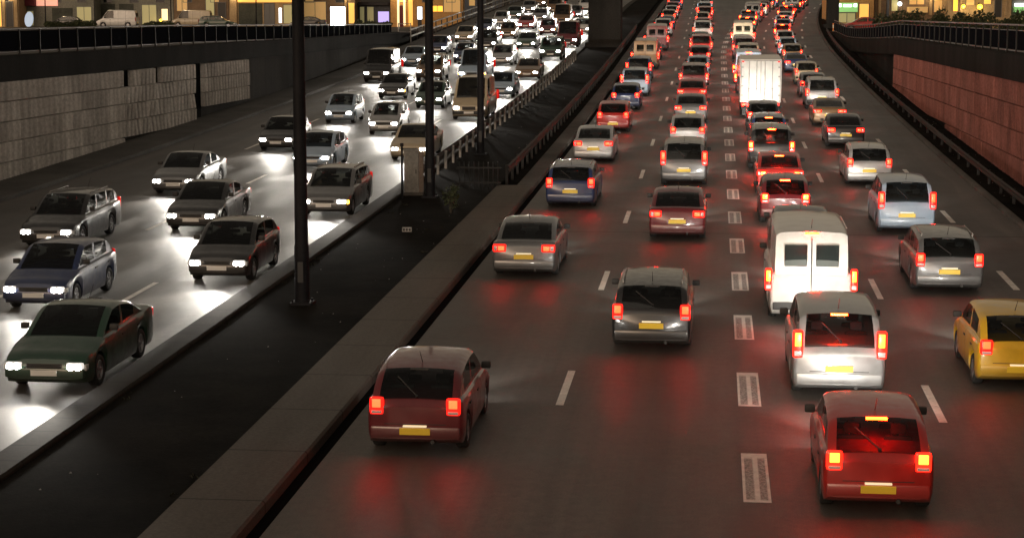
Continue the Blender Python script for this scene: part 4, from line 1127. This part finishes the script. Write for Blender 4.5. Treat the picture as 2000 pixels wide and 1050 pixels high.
def parked(kind, colour, px, depth, rot, label):
    src = PROTO[kind]; o = copy_tree(src); x, y, _ = world_at(px, depth, 0)
    o.location = (x, y, STREET); o.rotation_euler = (0, 0, yaw + rot)
    for ch in o.children:
        nm = ch.name.split('.')[0]
        if nm in ('body', 'front_bumper', 'rear_bumper') and ch.material_slots and not (nm.endswith('bumper') and kind == 'panel van'): setmat(ch, PAINT[colour])
        elif nm == 'headlight' or nm == 'indicator': setmat(ch, M_['headoff'])
        elif nm == 'tail_light': setmat(ch, M_['tail_off'])
        elif nm == 'high_brake_light': setmat(ch, M_['trim'])
        if nm in ('headlight', 'tail_light', 'number_plate'):
            for q in list(ch.children):
                if q.name.split('.')[0] in ('bulb', 'plate_lamp'): setmat(q, M_['headoff'] if nm != 'tail_light' else M_['tail_off'])
    for ch in list(o.children):
        if ch.type == 'LIGHT': bpy.data.objects.remove(ch)
    o['label'] = label; o['category'] = 'van' if 'van' in kind else 'car'; o['group'] = 'vehicles parked on the street above'
    if 'group' in o and kind: o.name = 'parked_' + ('van' if 'van' in kind else 'car')
    return o
parked('panel van', 'white', 236, 238, math.pi/2, 'white van parked side on under a street lamp on the left street')
parked('panel van', 'beige', 380, 240, math.pi/2, 'beige van parked side on, in front of the brown building')
parked('saloon', 'black', 606, 236, math.pi/2, 'black saloon parked side on left of the brilliant white panel')
parked('estate car', 'dark green', 430, 236, -math.pi/2, 'dark green estate parked right of the beige van')
parked('hatchback', 'black', 135, 237, math.pi/2, 'black hatchback parked in front of the grey rendered building')
rc = parked('saloon', 'red', 1682, 186, math.pi/2, 'red saloon with lit tail lights on the street by the dark pier')
for ch in rc.children:
    if ch.name.split('.')[0] == 'tail_light': setmat(ch, M_['tail'])

def hedge(px0, px1, depth, h, label, n, dens=1.0):
    a = Vector(world_at(px0, depth, STREET)); b = Vector(world_at(px1, depth, STREET)); L = (b - a).length
    t = thing('hedge', label, 'hedge', a)
    mb = MB(); k = int(L / .7)
    for i in range(k):
        p = (b - a) * ((i + R.random()) / k); hh = h * R.uniform(.72, 1.12)
        leaves(mb, (p.x, p.y + R.uniform(-.2, .2), hh * .5), .75, .5, hh * .52, int(n / k), .13)
        if R.random() < .5:
            for _ in range(3):
                q = Vector((p.x + R.uniform(-.4, .4), p.y, hh)); mb.add([q + Vector((-.05, 0, -.2)), q + Vector((.05, 0, -.2)), q + Vector((R.uniform(-.1, .1), 0, R.uniform(.1, .4)))], [(0, 1, 2)])
    mb.build('foliage', M_['leaf'], t, fix=False)
    mb = MB()
    for i in range(k // 2):
        p = (b - a) * ((i + .5) / (k // 2)); mb.cyl((p.x, p.y, -.05), (p.x, p.y, h * .6), .03, .015, 6)
    mb.build('stem', M_['stem'], t)
hedge(1712, 2080, 150, 1.9, 'tall dark hedge behind the right railing in front of the lit shops', 9000)
hedge(100, 192, 232, .95, 'low dark hedge left of the bright parked van', 2200)
hedge(285, 348, 232, .8, 'low dark hedge between the two parked vans', 1500)
hedge(700, 765, 234, .9, 'low dark hedge below the blue grey pavilion', 1600)
#BG1

for k_, o_ in PROTO.items():                              # a kind the traffic never used leaves no copy at the origin
    if k_ not in USED: drop(o_)
# ---------------------------------------------------------------- light
w = bpy.data.worlds.new('World'); scene.world = w; w.use_nodes = True
nt = w.node_tree; bg = nt.nodes['Background']
sky = nt.nodes.new('ShaderNodeTexSky'); sky.sky_type = 'NISHITA'; sky.sun_disc = False
sky.sun_elevation = rad(8); sky.sun_rotation = rad(200); sky.air_density = 1.5; sky.dust_density = 4
hs = nt.nodes.new('ShaderNodeHueSaturation'); hs.inputs['Saturation'].default_value = .25
mx = nt.nodes.new('ShaderNodeMix'); mx.data_type = 'RGBA'; mx.blend_type = 'MULTIPLY'; mx.inputs[0].default_value = 1; mx.inputs[7].default_value = (1, .80, .62, 1)
nt.links.new(sky.outputs[0], hs.inputs['Color']); nt.links.new(hs.outputs[0], mx.inputs[6]); nt.links.new(mx.outputs[2], bg.inputs['Color'])
bg.inputs['Strength'].default_value = 0.125
sn = bpy.data.lights.new('sun', 'SUN'); sn.energy = .12; sn.angle = rad(30); sn.color = (1, .86, .7)
so = bpy.data.objects.new('sun', sn); COL.objects.link(so); so.rotation_euler = (rad(50), 0, rad(-20))
scene.view_settings.view_transform = 'Standard'; scene.view_settings.look = 'None'
scene.view_settings.exposure = 0; scene.view_settings.gamma = 1
